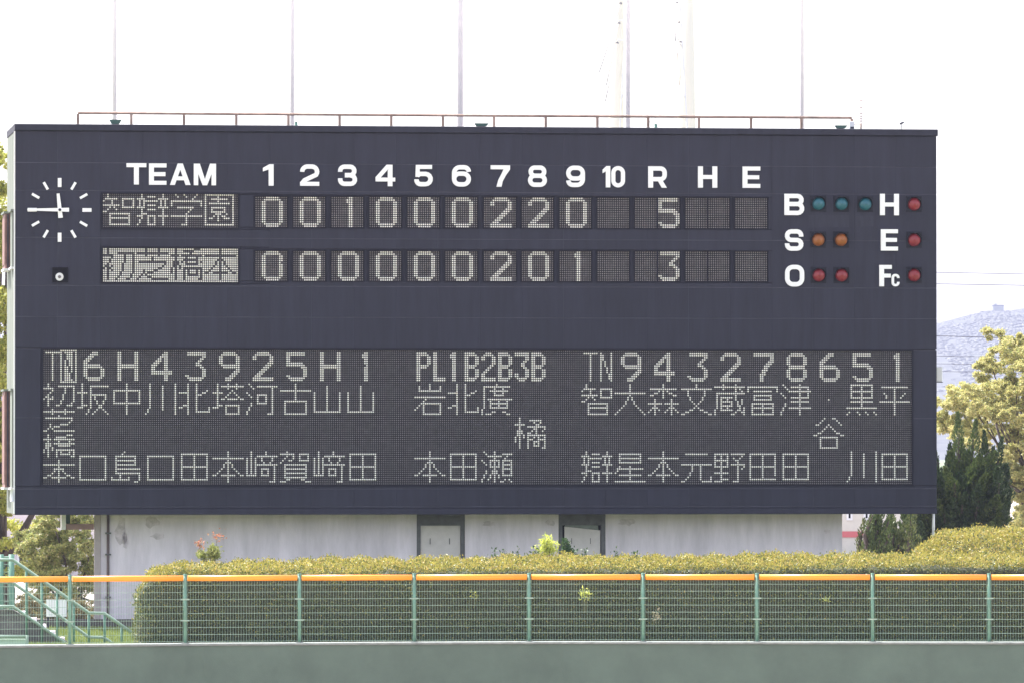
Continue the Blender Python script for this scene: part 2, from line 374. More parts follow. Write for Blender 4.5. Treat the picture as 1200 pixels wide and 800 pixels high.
# cladding panels around the displays
holes = [BR(48,408,1070,569), BR(118.5,226.5,280.5,269), BR(118.5,289.5,280.5,332.5), BR(297.5,230,900,268), BR(297.5,293,900,330.5)]
def subtract(rects, h):
    out = []
    for (a, b, c, d) in rects:
        x0, x1, z0, z1 = h
        if x1 <= a or x0 >= b or z1 <= c or z0 >= d: out.append((a, b, c, d)); continue
        if d > z1: out.append((a, b, z1, d))
        if c < z0: out.append((a, b, c, z0))
        zz0, zz1 = max(c, z0), min(d, z1)
        if a < x0: out.append((a, x0, zz0, zz1))
        if b > x1: out.append((x1, b, zz0, zz1))
    return out
zs = [HB_-.137] + [B(20, y)[1] for y in (190.5, 223, 278.5, 334.5, 371, 408, 489, 572.5, 593.5)] + [.102]
xs = [WB*i/22 for i in range(23)]
for zi in range(len(zs)-1):
    for xi in range(22):
        rr = [(xs[xi], xs[xi+1], zs[zi+1], zs[zi])]
        for h in holes: rr = subtract(rr, h)
        for (a, b, c, d) in rr:
            if b-a < .03 or d-c < .02: continue
            g = .010; gz = .014
            MB().bbox(a+g/2, b-g/2, FRONT, .04, c+gz/2, d-gz/2, .004).build('panel', M['navy'], sb)

# sealant in the joints between the panels
for k, z in enumerate(zs[1:-1]):
    rr = [(0.01, WB-.01, z-.0075, z+.0075)]
    for h in holes: rr = subtract(rr, h)
    for (a, b, c, d) in rr: MB().box(a, b, .0025, .03, c, d).build('sealant_joint', M['joint'], sb)
for k, x in enumerate(xs[1:-1]):
    rr = [(x-.0055, x+.0055, .11, HB_-.14)]
    for h in holes: rr = subtract(rr, h)
    for (a, b, c, d) in rr: MB().box(a, b, .0035, .03, c, d).build('sealant_joint', M['navy'] if k % 3 else M['seam'], sb)

def dots(parent, px0, py0, px1, py1, mask, off, size=.62, um='unlit'):
    """grid of square flip dots; px0.. are the centres of the first and last dot"""
    rows, cols = mask.shape
    ym, xm = (py0+py1)/2, (px0+px1)/2
    x0, x1 = B(px0, ym, off)[0], B(px1, ym, off)[0]; z0, z1 = B(xm, py0, off)[1], B(xm, py1, off)[1]
    cx = x0 + (x1-x0)*np.arange(cols)/(cols-1); cz = z0 + (z1-z0)*np.arange(rows)/(rows-1)
    pitch = (x1-x0)/(cols-1)
    for nm, sel, mat, sz, th in (('lit_dots', mask, M['lit'], size*1.08, .012), ('unlit_dots', ~mask, M[um], size*.86, .006)):
        r, c = np.nonzero(sel)
        if not len(r): continue
        X, Z = cx[c], cz[r]; n = len(X); h = pitch*sz/2; q = h*.62
        # octagonal front face with side walls
        oc = np.array([(-q,-h),(q,-h),(h,-q),(h,q),(q,h),(-q,h),(-h,q),(-h,-q)])
        V = np.zeros((n, 16, 3)); V[:, :8, 0] = X[:, None]+oc[:, 0]; V[:, :8, 2] = Z[:, None]+oc[:, 1]; V[:, :8, 1] = off-th
        V[:, 8:, 0] = X[:, None]+oc[:, 0]; V[:, 8:, 2] = Z[:, None]+oc[:, 1]; V[:, 8:, 1] = off
        b = (np.arange(n)*16)[:, None]
        qs = [np.concatenate([b+0, b+1, b+2, b+3], 1), np.concatenate([b+0, b+3, b+4, b+7], 1), np.concatenate([b+4, b+5, b+6, b+7], 1)]
        for i in range(8):
            j = (i+1) % 8; qs.append(np.concatenate([b+8+i, b+8+j, b+j, b+i], 1))
        o = np_mesh(nm, V.reshape(-1, 3), np.concatenate(qs, 0), mat, parent); o['kind'] = 'stuff'

def display(name, px, mask, dotpx, label=None, bez=.02):
    x0, x1, z0, z1 = BR(*px)
    p = MB().box(x0, x1, .030, .042, z0, z1).build(name, M['plate'], sb)
    if label: p['label'] = label
    bz = MB(); t = bez
    bz.box(x0-t, x1+t, -.012, .034, z1, z1+t); bz.box(x0-t, x1+t, -.012, .034, z0-t, z0)
    bz.box(x0-t, x0, -.012, .034, z0, z1); bz.box(x1, x1+t, -.012, .034, z0, z1)
    bz.build('bezel', M['bezel'], p)
    dots(p, *dotpx, mask, .029, .62, 'unlit2' if name == 'score_window' else 'unlit')
    return p
display('lineup_display', (50,409,1068.8,567.8), board, (51.6,410.8,1067.6,566.3), 'wide line-up display with numbers and names in dots', .03)
display('team_name_display', (120,227.5,279.3,268), team_mask('智辯学園', False), (121.5,228.6,278,266), 'upper team name display, light dots on dark', .03)
display('team_name_display', (120,290.5,279.5,331.5), team_mask('初芝橋本', True), (121.5,292.3,278,329.8), 'lower team name display, dark characters on lit dots', .03)

def digit_mask(ch, cols):
    m = np.zeros((14, cols), bool)
    if ch in D:
        o = (cols-10)//2 + (1 if cols == 15 else 0)
        for r, row in enumerate(D[ch]):
            for c, v in enumerate(row): m[r, o+c] = v == '#'
    return m
strip_l = [('0',299.3,336.2),('0',343.8,380.8),('1',388.5,425.5),('0',433,470),('0',477.6,514.6),('0',522,559.2),('2',567.2,604.4),('2',611.6,648.2),('0',655.8,692.5),('',700.2,736.9),('',744.4,769.6),('5',771.2,796.2),('',803.4,828.2),('',830.2,854.6),('',861.8,898.8)]
second = ['0','0','0','0','0','0','2','0','1','','','3','','','']
for row in range(2):
    yy = (231.0, 266.3) if row == 0 else (294.6, 329.2)
    for i, (ch, a, b) in enumerate(strip_l):
        if row: ch = second[i]
        cols = 15 if b-a > 30 else 10
        m = digit_mask(ch, cols)
        if row and i == 0: m[5, 13-1] = False
        dy = (a-300)/600*1.7 if row == 0 else (a-300)/600*.6
        display('score_window', (a-.8, yy[0]-.6+dy, b+.8, yy[1]+.6+dy), m, (a+.8, yy[0]+.9+dy, b-.8, yy[1]-.9+dy), None, .016)
# fascia strips behind the score windows
for (y0, y1) in ((230, 268), (293, 330.5)):
    x0, x1, z0, z1 = BR(297.5, y0, 900, y1)
    MB().box(x0, x1, .0315, .044, z0, z1).build('display_fascia', M['navy'], sb)

# ------------------------------------------------------------------ white lettering
def arc(cx, cy, r, a0, a1, n=7):
    return [(cx+r*math.cos(R(a0+(a1-a0)*i/n)), cy+r*math.sin(R(a0+(a1-a0)*i/n))) for i in range(n+1)]
def ribbon(mb, pts, t, y0, closed=False):
    n = len(pts); L_, R_ = [], []
    for i in range(n):
        a = pts[i-1] if (i > 0 or closed) else pts[i]; b = pts[(i+1) % n] if (i < n-1 or closed) else pts[i]
        d1 = Vector((pts[i][0]-a[0], pts[i][1]-a[1])); d2 = Vector((b[0]-pts[i][0], b[1]-pts[i][1]))
        if d1.length < 1e-6: d1 = d2
        if d2.length < 1e-6: d2 = d1
        d1.normalize(); d2.normalize(); n1 = Vector((-d1.y, d1.x)); n2 = Vector((-d2.y, d2.x)); m = (n1+n2)
        if m.length < 1e-4: m = n1
        m.normalize(); k = 1/max(.5, m.dot(n1)); L_.append((pts[i][0]+m.x*t/2*k, pts[i][1]+m.y*t/2*k)); R_.append((pts[i][0]-m.x*t/2*k, pts[i][1]-m.y*t/2*k))
    b = len(mb.v)
    for i in range(n): mb.v += [(L_[i][0], y0, L_[i][1]), (R_[i][0], y0, R_[i][1]), (L_[i][0], .0, L_[i][1]), (R_[i][0], .0, R_[i][1])]
    rng_ = range(n) if closed else range(n-1)
    for i in rng_:
        j = (i+1) % n; a, c = b+4*i, b+4*j
        mb.f += [(a, a+1, c+1, c), (a, c, c+2, a+2), (a+1, a+3, c+3, c+1)]
    if not closed:
        for a in (b, b+4*(n-1)): mb.f.append((a, a+1, a+3, a+2))
def glyph(ch, x0, x1, z0, z1, t=None, name='letter'):
    w, h = x1-x0, z1-z0; t = t or h*.205; a = t/2; mb = MB(); Y = -.035
    tx = t*1.12
    def RB(pts, closed=False, tt=t):
        nonlocal Y
        ribbon(mb, [(x0+p[0], z0+p[1]) for p in pts], tt, Y, closed); Y -= .0015
    def PG(pts):
        nonlocal Y
        mb.prism([(x0+p[0]*w, z0+p[1]*h) for p in pts], Y, 0); Y -= .0015
    L_, Rr, Bt, Tp = a, w-a, a, h-a; mid = h/2; r = min(w, h)*.30
    def rr(l, rt, b, tp, r): return arc(rt-r, tp-r, r, 90, 0)+arc(rt-r, b+r, r, 0, -90)+arc(l+r, b+r, r, 270, 180)+arc(l+r, tp-r, r, 180, 90)
    u = tx/w; q = t/h*.92
    if ch == 'T': PG([(0,1),(0,1-q),(.5-u/2,1-q),(.5-u/2,0),(.5+u/2,0),(.5+u/2,1-q),(1,1-q),(1,1)])
    elif ch == 'E': PG([(0,0),(1,0),(1,q),(u,q),(u,.5-q/2),(.94,.5-q/2),(.94,.5+q/2),(u,.5+q/2),(u,1-q),(1,1-q),(1,1),(0,1)])
    elif ch == 'F': PG([(0,0),(u,0),(u,.5-q/2),(.92,.5-q/2),(.92,.5+q/2),(u,.5+q/2),(u,1-q),(1,1-q),(1,1),(0,1)])
    elif ch == 'H': PG([(0,0),(u,0),(u,.5-q/2),(1-u,.5-q/2),(1-u,0),(1,0),(1,1),(1-u,1),(1-u,.5+q/2),(u,.5+q/2),(u,1),(0,1)])
    elif ch == 'A':
        PG([(0,0),(.24,0),(.61,1),(.38,1)]); PG([(.76,0),(1,0),(.62,1),(.40,1)]); PG([(.2,.22),(.8,.22),(.74,.40),(.26,.40)])
    elif ch == 'M':
        PG([(0,0),(.2,0),(.2,1),(0,1)]); PG([(.8,0),(1,0),(1,1),(.8,1)]); PG([(.02,1),(.27,1),(.59,0),(.40,0)]); PG([(.98,1),(.73,1),(.41,0),(.60,0)])
    elif ch == 'R':
        PG([(0,0),(u,0),(u,1),(0,1)]); RB([(L_,Tp)]+arc(Rr-r*.75,Tp-r*.75,r*.75,90,0)+arc(Rr-r*.75,h*.40+r*.75,r*.75,0,-90)+[(L_,h*.40)])
        PG([(.45,.42),(.70,.44),(1,0),(.73,0)])
    elif ch == 'B':
        PG([(0,0),(u,0),(u,1),(0,1)]); m2 = h*.52; rb = (Tp-m2)/2
        RB([(L_,Tp)]+arc(Rr-rb-.03*w,Tp-rb,rb,90,-90)+[(L_,m2)])
        rb = (m2-Bt)/2; RB([(L_,m2)]+arc(Rr-rb,Bt+rb,rb,90,-90)+[(L_,Bt)])
    elif ch in '0O': RB(rr(L_, Rr, Bt, Tp, r if ch == 'O' else min(w/2-a, h*.28)), True)
    elif ch == 'c' or ch == 'C': RB([(Rr, h*.36), (Rr, Bt+r)]+arc(Rr-r,Bt+r,r,0,-90)+arc(L_+r,Bt+r,r,270,180)+arc(L_+r,Tp-r,r,180,90)+arc(Rr-r,Tp-r,r,90,0)+[(Rr, h*.66)])
    elif ch == '1': PG([(1-u,0),(1,0),(1,1),(1-u*.85,1),(.0,.83),(.0,.66),(1-u,.75)] if w > h*.3 else [(.45,0),(1,0),(1,1),(.5,1),(0,.8),(0,.64),(.45,.74)])
    elif ch == '2': RB([(L_, h*.66)]+[(L_,Tp-r*.9)]+arc(L_+r*.9,Tp-r*.9,r*.9,180,90)+arc(Rr-r*.9,Tp-r*.9,r*.9,90,-35)+[(L_+w*.12, h*.26),(L_,h*.12)]); PG([(0,0),(1,0),(1,q),(0,q)])
    elif ch in '3':
        rb = (Tp-mid)/2*.98
        RB([(L_, h*.66)]+arc(L_+rb,Tp-rb,rb,180,90,5)+arc(Rr-rb-.03*w,Tp-rb,rb,90,-90)+[(w*.36, mid+.01*h)])
        RB([(w*.36,mid),(Rr-rb,mid)]+arc(Rr-rb,Bt+rb,rb,90,-90)+arc(L_+rb,Bt+rb,rb,270,180,5)+[(L_, h*.36)])
    elif ch == '4': PG([(.62,0),(.86,0),(.86,1),(.60,1),(.66,.80),(.62,.74)]); PG([(0,.22),(1,.22),(1,.40),(0,.40)]); PG([(.0,.30),(.24,.38),(.84,1),(.56,1),(0,.42)])
    elif ch == '5':
        PG([(.08,1-q),(.96,1-q),(.96,1),(.10,1)]); PG([(.08,1),(.06,.44),(.28,.44),(.30,1)])
        rb = (h*.58-Bt)/2; RB([(w*.17,h*.50),(w*.3,h*.58)]+arc(Rr-rb,Bt+rb,rb,90,-90)+arc(L_+rb*.8,Bt+rb*.8,rb*.8,270,180,5)+[(L_, h*.33)])
    elif ch in '69':
        rb = (h*.60-Bt)/2; lo = rr(L_,Rr,Bt,h*.60,rb)
        s_ = arc(Rr-r*.8,Tp-r*.8,r*.8,0,90,5)+arc(L_+r,Tp-r,r,90,180,6)+[(L_, h*.36)]
        if ch == '9': lo = [(w-p[0], h-p[1]) for p in lo]; s_ = [(w-p[0], h-p[1]) for p in s_]
        RB(lo, True); RB(s_)
    elif ch == '7': PG([(0,1-q),(1,1-q),(1,1),(0,1)]); PG([(.72,1-q*.5),(1,1-q*.5),(1,.80),(.80,.55),(.62,.25),(.56,0),(.30,0),(.40,.32),(.56,.60)])
    elif ch == '8':
        rb = (Tp-h*.52)/2; RB(rr(L_+.03*w,Rr-.03*w,h*.52,Tp,rb), True); rb = (h*.52-Bt)/2; RB(rr(L_,Rr,Bt,h*.52,rb), True)
    elif ch == 'S':
        rb = (Tp-mid)/2
        RB([(Rr,h*.655)]+arc(Rr-rb,Tp-rb,rb,0,90,5)+arc(L_+rb,Tp-rb,rb,90,262)+arc(Rr-rb,Bt+rb,rb,82,-90)+arc(L_+rb,Bt+rb,rb,270,180,5)+[(L_,h*.345)])
    o = mb.build(name, M['white'], sb); return o
def gpx(ch, x0, y0, x1, y1, nm='letter', tf=.205):
    a, b, c, d = BR(x0, y0, x1, y1)
    glyph(ch, a, b, c, d, (d-c)*tf, nm)
gpx('T',148.1,191.6,171.4,216.6); gpx('E',174.5,191.9,195,217); gpx('A',199,192,223.2,217.2); gpx('M',227,192.2,253,217.5)
for ch, a, b in (('1',308,320.5),('2',351.5,374),('3',396,418.3),('4',440,463),('5',485.4,507),('6',529.5,551.7),('7',574.8,597.5),('8',618.6,640.7),('9',663.3,685.3)):
    k = (a-308)/377*1.8; gpx(ch, a, 192.8+k, b, 218+k, 'numeral')
gpx('1',706,195,715,220,'numeral',.19); gpx('0',716.2,195,732.2,220,'numeral',.19)
gpx('R',759.4,195.3,781.2,220.4); gpx('H',817.8,195.3,840.3,220.4); gpx('E',870,195.6,890.7,220.6)
gpx('B',919,227.5,942.2,252.5); gpx('S',919.6,269,941.2,294.2); gpx('O',919.8,310.6,942.2,336)
gpx('H',1031,227.5,1053.2,252.6); gpx('E',1032,269,1052,294); gpx('F',1030.2,310.8,1044.8,335.8,'letter',.20); gpx('C',1044.6,321.3,1053.8,335.8,'letter',.2)

# ------------------------------------------------------------------ lamps
for (px, py, mt) in [(959,238.8,'teal'),(985.9,239,'teal'),(1013.7,239.3,'teal'),(958.7,281,'amber'),(985.4,281,'amber'),(959.2,322.5,'red'),(986,322.5,'red'),(1071,239.4,'red'),(1071,281.2,'red'),(1071,322.3,'red')]:
    x, z = B(px, py); s_ = .165; lamp = MB().bbox(x-s_, x+s_, -.012, .0, z-s_, z+s_, .006).build('count_lamp', M['lampback'], sb)
    lamp['label'] = {'teal':'unlit teal ball lamp','amber':'unlit amber strike lamp','red':'unlit red lamp'}[mt]
    rad = .135
    prof = [(rad*math.cos(R(a)), -.02-rad*.75*math.sin(R(a))) for a in (0, 15, 30, 45, 60, 75, 88)]
    MB().lathe(prof, 24, (x, 0, z)).build('lens', M[mt], lamp)
    hd = MB()      # hood: open sleeve round the lens, longer at the top
    n = 28; b0 = 0
    for k in range(n):
        an = 2*math.pi*k/n; up = .5+.5*math.sin(an); L0 = -.03-.13*up**1.5
        for (rr_, yy_) in ((rad*1.14, -.012), (rad*1.14, L0), (rad*1.06, L0), (rad*1.06, -.012)):
            hd.v.append((x+rr_*math.cos(an), yy_, z+rr_*math.sin(an)))
    for k in range(n):
        j = (k+1) % n
        for i in range(3): hd.f.append((4*k+i, 4*j+i, 4*j+i+1, 4*k+i+1))
    hd.build('hood', M['lampback'], lamp)

# ------------------------------------------------------------------ clock
cx, cz = B(69.8, 246.3); sc = ZL/F
def bar(x, z, ang, r0, r1, w0, w1, y0, y1):
    """bar along direction ang (clockwise from 12) from r0 to r1, widths w0,w1"""
    dx, dz = math.sin(ang), math.cos(ang); qx, qz = dz, -dx
    return MB().prism([(x+dx*r0-qx*w0/2, z+dz*r0-qz*w0/2), (x+dx*r0+qx*w0/2, z+dz*r0+qz*w0/2), (x+dx*r1+qx*w1/2, z+dz*r1+qz*w1/2), (x+dx*r1-qx*w1/2, z+dz*r1-qz*w1/2)], y0, y1)
clock = MB().lathe([(.10, 0), (.10, -.03), (.06, -.055)], 20, (cx, 0, cz)).build('clock', M['lampback'], sb)
clock['label'] = 'clock with white bar marks showing a quarter to twelve'
for i in range(12):
    big = i % 3 == 0
    bar(cx, cz, R(30*i), (26.8 if big else 27.6)*sc, 37.4*sc, (4.3 if big else 3.0)*sc, (4.3 if big else 3.0)*sc, -.02, .0).build('hour_mark', M['white'], clock)
bar(cx, cz, R(-6), -9.5*sc, 19.2*sc, 5.4*sc, 3.4*sc, -.075, -.06).build('hour_hand', M['white'], clock)
bar(cx, cz, R(270), -10.8*sc, 38*sc, 4.8*sc, 2.2*sc, -.095, -.08).build('minute_hand', M['white'], clock)
MB().lathe([(.03, -.05), (.03, -.105)], 12, (cx, 0, cz)).build('centre_cap', M['seam'], clock)
# horn speaker in its dark niche
x0, x1, z0, z1 = BR(61.3, 313.5, 79.7, 331)
sp = MB(); t = .02
sp.box(x0, x1, -.045, .0, z0, z0+t); sp.box(x0, x1, -.045, .0, z1-t, z1); sp.box(x0, x0+t, -.045, .0, z0+t, z1-t); sp.box(x1-t, x1, -.045, .0, z0+t, z1-t); sp.box(x0+t, x1-t, -.004, .002, z0+t, z1-t)
spk = sp.build('speaker_box', M['dark'], sb)
hx, hz = B(69.6, 324.6)
MB().lathe([(.082, -.035), (.078, -.045), (.055, -.03), (.05, -.01)], 20, (hx, 0, hz)).build('horn_ring', M['whitemetal'], spk)
MB().lathe([(.034, -.03), (.03, -.048), (.012, -.05)], 16, (hx, 0, hz)).build('horn_centre', M['unlit'], spk)

for (x0_, y0_, x1_, y1_) in ((67.2, 257, 72.6, 277.5), (66.8, 279.5, 72.2, 312.5), (947.5, 252, 995, 267), (290.5, 305, 292, 331), (1003, 253, 1024, 266)):
    a_, b_, c_, d_ = BR(x0_, y0_, x1_, y1_); MB().prism([(a_, c_), (b_, c_+.01), (b_-.01, d_), (a_+.01, d_-.01)], -.0012, .001).build('faded_patch', M['streak'], sb)

# ------------------------------------------------------------------ pale side with shuttered bays
MB().box(-.004, .018, .042, DB-.01, .0, HB_-.15).build('side_cladding', M['side'], sb)
MB().box(-.024, .0, -.006, .05, .0, HB_-.15).build('corner_flashing', M['whitemetal'], sb)
for (pa, pb) in ((247, 312), (457, 571)):
    za = B(18, pb)[1]; zb = B(18, pa)[1]
    for (ya, yb, pr) in ((.45, 1.3, .035), (1.75, 2.9, .115)):
        bay = MB().box(-pr, -.006, ya, yb, za, zb).build('shutter_bay', M['redbrown'] if ya > 1 else M['side'], sb)
        MB().box(-pr-.035, -.006, ya-.06, yb+.04, zb+.002, zb+.045).build('shutter_hood', M['side'], bay)
        MB().box(-pr-.03, -.006, ya-.06, yb+.04, za-.045, za-.002).build('shutter_sill', M['whitemetal'], bay)
        if ya > 1:
            MB().box(-.075, -.050, ya-.025, ya-.003, za+.02, zb-.02).build('guard_bar', M['joint'], bay)
            MB().box(-pr-.012, -pr-.002, ya+.08, yb-.08, za+.08, zb-.08).build('shutter', M['redbrown'], bay)
x, z = B(17, 580); MB().lathe([(.035, 0), (.04, .12), (.03, .25)], 10, (-.06, -.02, z-.12), 'z').build('corner_bracket', M['whitemetal'], sb)
# box on the right edge
x0, x1, z0, z1 = BR(1098.6, 429, 1107.6, 447)
cb = MB().bbox(x0, x1, .3, .6, z0, z1, .012).build('junction_box', M['whitemetal'], sb)
MB().box(x0+.02, x1+.01, .28, .31, z0-.012, z0).build('junction_box_lip', M['seam'], cb)
# downpipe under the right end
MB().tube([(WB-.02, .3, .05), (WB-.02, .3, -.5)], .03).build('downpipe', M['whitemetal'], sb)
# ------------------------------------------------------------------ ground, wall, fence
FX = [-900, -320, 0, 240, 620, 1200, 1500, 2100]; FZ = [109.5, 112.3, 113.85, 115.07, 116.1, 115.8, 115.4, 112.5]
def Zf(px): return float(np.interp(px, FX, FZ))
def W(px, dy=0.0, z=0.0):
    Y = Zf(px)+dy; return Vector(((px-600)*Zf(px)/F, Y, z))
GZ = 2.0
grass_m = material('mown_grass', (.085,.12,.035), .9, vscale=.8, col2=(.13,.16,.055), bump=.4, bscale=15)
V = []; Q = []
cols = [-30000] + list(range(-900, 2101, 150)) + [31200]
for px in cols:
    X = (px-600)*115/F if abs(px) < 5000 else (px-600)*.3
    yb = Zf(px)
    for (y, z) in ((-80, 0), (60, 0), (yb+.12, 0), (yb+.16, GZ-.02), (122, GZ), (137, GZ-.02), (160, GZ), (600, GZ), (9000, GZ)): V.append((X, y, z))
for i in range(len(cols)-1):
    for j in range(8): a = i*9+j; Q.append((a, a+9, a+10, a+1))
g = MB(); g.v = V; g.f = [q for k, q in enumerate(Q) if k % 8 in (3, 4, 7)]; g.build('ground', grass_m)['kind'] = 'structure'
g = MB(); g.v = V; g.f = [q for k, q in enumerate(Q) if k % 8 in (5, 6)]; g.build('yard', material('pinkish_yard_paving', (.30,.26,.25), .9, var=.2, vscale=.5))['kind'] = 'structure'
g = MB(); g.v = V; g.f = [q for k, q in enumerate(Q) if k % 8 <= 2]; g.build('playing_field', material('bounce_tinted_turf_and_clay', (.42,.31,.26), .9, vscale=.15, col2=(.46,.37,.29)))['kind'] = 'structure'  # field below the view; pinkish clay tone picked to warm the bounce light

def strip(mb, pxs, y0, y1, z0, z1, c=0):
    b = len(mb.v)
    for px in pxs:
        p = W(px)
        mb.v += [(p.x, p.y+y0, z0), (p.x, p.y+y0, z1-c), (p.x, p.y+y0+c, z1), (p.x, p.y+y1, z1), (p.x, p.y+y1, z0)]
    for i in range(len(pxs)-1):
        for j in range(5): a = b+5*i+j; k = b+5*i+(j+1) % 5; mb.f.append((a, a+5, k+5, k))
    for i in (0, len(pxs)-1): mb.f.append(tuple(b+5*i+j for j in range(5)))
fw = empty('outfield_wall', (0, 116, 0)); tag(fw, 'plain grey-green padded outfield wall along the bottom of the view', 'wall')
fw.location = (0, 0, 0)
pxs = list(range(-900, 2101, 60))
m_ = MB(); strip(m_, pxs, -.06, .40, -.05, 2.259); m_.build('wall_pad', M['wallgreen'], fw)
m_ = MB(); strip(m_, pxs, -.09, .44, 2.262, 2.30, .010); m_.build('coping', M['coping'], fw)

fence = empty('outfield_fence'); tag(fence, 'green mesh fence with orange top rail standing on the outfield wall', 'fence')
posts = [-320, -187, -53, 82, 217, 351, 485.5, 620, 753.5, 887, 1022.5, 1159, 1295, 1430, 1565]
RZ = 3.428
for i, px in enumerate(posts):
    p = W(px, .05)
    pm = MB().tube([(p.x, p.y, 2.29), (p.x, p.y, 3.48)], .029, 10); pm.lathe([(.033, 0), (.033, .012), (.012, .024)], 10, (p.x, p.y, 3.48), 'z')
    o = pm.build('post', M['fgreen'], fence)
    for z in (3.061, 2.696): MB().box(p.x-.075, p.x+.075, p.y-.038, p.y-.028, z-.012, z+.012).build('clamp', M['wire'], o)
    MB().bbox(p.x-.06, p.x+.06, p.y-.07, p.y+.07, 2.301, 2.312, .004).build('base_plate', M['coping'], o)
    if i == len(posts)-1: break
    q = W(posts[i+1], .05)
    d = (q-p).normalized()
    a = p+d*.045; b = q-d*.045
    MB().tube([(a.x, a.y, RZ), (b.x, b.y, RZ)], .049, 16).build('rail_cover', M['orange'], fence)
    mb = MB(); off = .012
    for z in (3.305, 3.183, 3.061, 2.940, 2.817, 2.696, 2.575, 2.452, 2.333): mb.tube([(a.x, a.y+off, z), (b.x, b.y+off, z)], .0027, 4, False)
    n = int(round((b-a).length/.0465))
    for k in range(n+1):
        c = a.lerp(b, k/n); mb.tube([(c.x, c.y+off+.006, 2.325), (c.x, c.y+off+.006, 3.40)], .0023, 4, False)
    mb.sm = []; mb.build('mesh_panel', M['wire'], fence)

# ------------------------------------------------------------------ base building under the board
bb = empty('base_building', O+Vector((0, 0, -(BZ-GZ))), TH)
tag(bb, 'long grey concrete building with two doors carrying the scoreboard', 'building')
YO = 1.0; H0 = BZ-GZ
def BB(px, py): x, z = B(px, py, YO); return x, z+H0
xl, xr = BB(118, 650)[0], BB(987, 650)[0]; D1 = (BB(488.5, 0)[0], BB(545, 0)[0]); D2 = (BB(654.5, 0)[0], BB(709.5, 0)[0])
TOPZ = H0-.003
for (a, b) in ((xl, D1[0]), (D1[1], D2[0]), (D2[1], xr)): MB().box(a, b, YO, YO+.2, 0, TOPZ).build('wall', M['concrete'], bb)
MB().box(xl, xl+.2, YO+.203, DB-.3, 0, TOPZ).build('wall', M['concrete'], bb); MB().box(xr-.2, xr, YO+.203, DB-.3, 0, TOPZ).build('wall', M['concrete'], bb)
MB().box(xl+.203, xr-.203, DB-.5, DB-.3, 0, TOPZ).build('wall', M['concrete'], bb)
zl1 = BB(516, 613.5)[1]
for k, (a, b) in enumerate((D1, D2)):
    fr = MB(); fr.box(a, a+.085, YO+.03, YO+.17, 0, TOPZ); fr.box(b-.085, b, YO+.03, YO+.17, 0, TOPZ); fr.box(a+.085, b-.085, YO+.04, YO+.17, zl1, TOPZ)
    fr.box(a+.085, b-.085, YO+.02, YO+.04, zl1-.03, zl1+.02)
    f_ = fr.build('door_frame', M['frame'], bb)
    top = zl1-.035
    if k == 0: lf = MB().box(a+.09, b-.09, YO+.07, YO+.11, 0, top)
    else:
        lf = MB().prism([(a+.14, 0), (b-.12, 0), (b-.10, top-.10), (a+.13, top-.02)], YO+.06, YO+.10)
        MB().prism([(a+.15, top-.02), (b-.14, top-.09), (b-.15, top+.0), (a+.14, top+.03)], YO+.07, YO+.12).build('bent_top_strip', M['coping'], f_)
        MB().box(a+.09, b-.09, YO+.13, YO+.16, 0, top+.03).build('dark_gap', M['dark'], f_)
    L2 = lf.build('door_leaf', M['door'], bb)
    for fx in (.28, .68): MB().box(a+(b-a)*fx, a+(b-a)*fx+.012, YO+.052, YO+.07, top-.38, top-.26).build('door_hook', M['frame'], L2)
# pinkish corner pillar, drain pipe and canopy beam at the left end
pk = material('pinkish_render', (.40,.34,.35), .8, var=.1)
MB().box(xl-.13, xl-.003, YO-.03, YO+.12, 0, TOPZ).build('corner_pillar', pk, bb)
px_ = BB(126.5, 650)[0]
MB().tube([(px_, YO-.05, 0), (px_, YO-.05, TOPZ)], .028).build('drain_pipe', material('brown_drain_pipe', (.12,.085,.085), .6), bb)
for py in (625, 650, 700): MB().box(px_-.06, px_+.06, YO-.085, YO, BB(126, py)[1], BB(126, py)[1]+.03).build('pipe_bracket', M['frame'], bb)
a = BB(78, 0)[0]; z0, z1 = BB(100, 620)[1], BB(100, 613.5)[1]
MB().box(a, xl-.14, YO+.0, YO+.5, z0, z1).build('canopy_beam', material('red_brown_beam', (.30,.19,.18), .8, var=.15), bb)
MB().box(a-.09, a-.003, YO-.02, YO+.4, z0-.0, z0+.42).build('canopy_post', M['whitemetal'], bb)
MB().box(a-.0, a+.09, YO+.1, YO+.4, z1+.01, z1+.2).build('canopy_bracket', M['dgreen'], bb)
# damp patches: irregular thin plaster patches
def blob(px, py, rx, ry, seed):
    r2 = random.Random(seed); pts = []
    for k in range(14):
        an = 2*math.pi*k/14; f_ = r2.uniform(.6, 1.1); x, z = BB(px+rx*f_*math.cos(an), py+ry*f_*math.sin(an)); pts.append((x, z))
    return pts
for (px, py, rx, ry, sd_) in ((142, 622, 8, 20, 1), (147, 632, 4, 10, 5), (178, 611, 9, 8, 2), (185, 628, 10, 4, 3), (573, 613, 8, 4, 8), (735, 611, 12, 5, 9), (969, 622, 4, 3, 11), (645, 612, 6, 5, 12)):
    MB().prism(blob(px, py, rx, ry, sd_)[::-1], YO-.0035, YO+.001).build('damp_patch', M['stain'], bb)

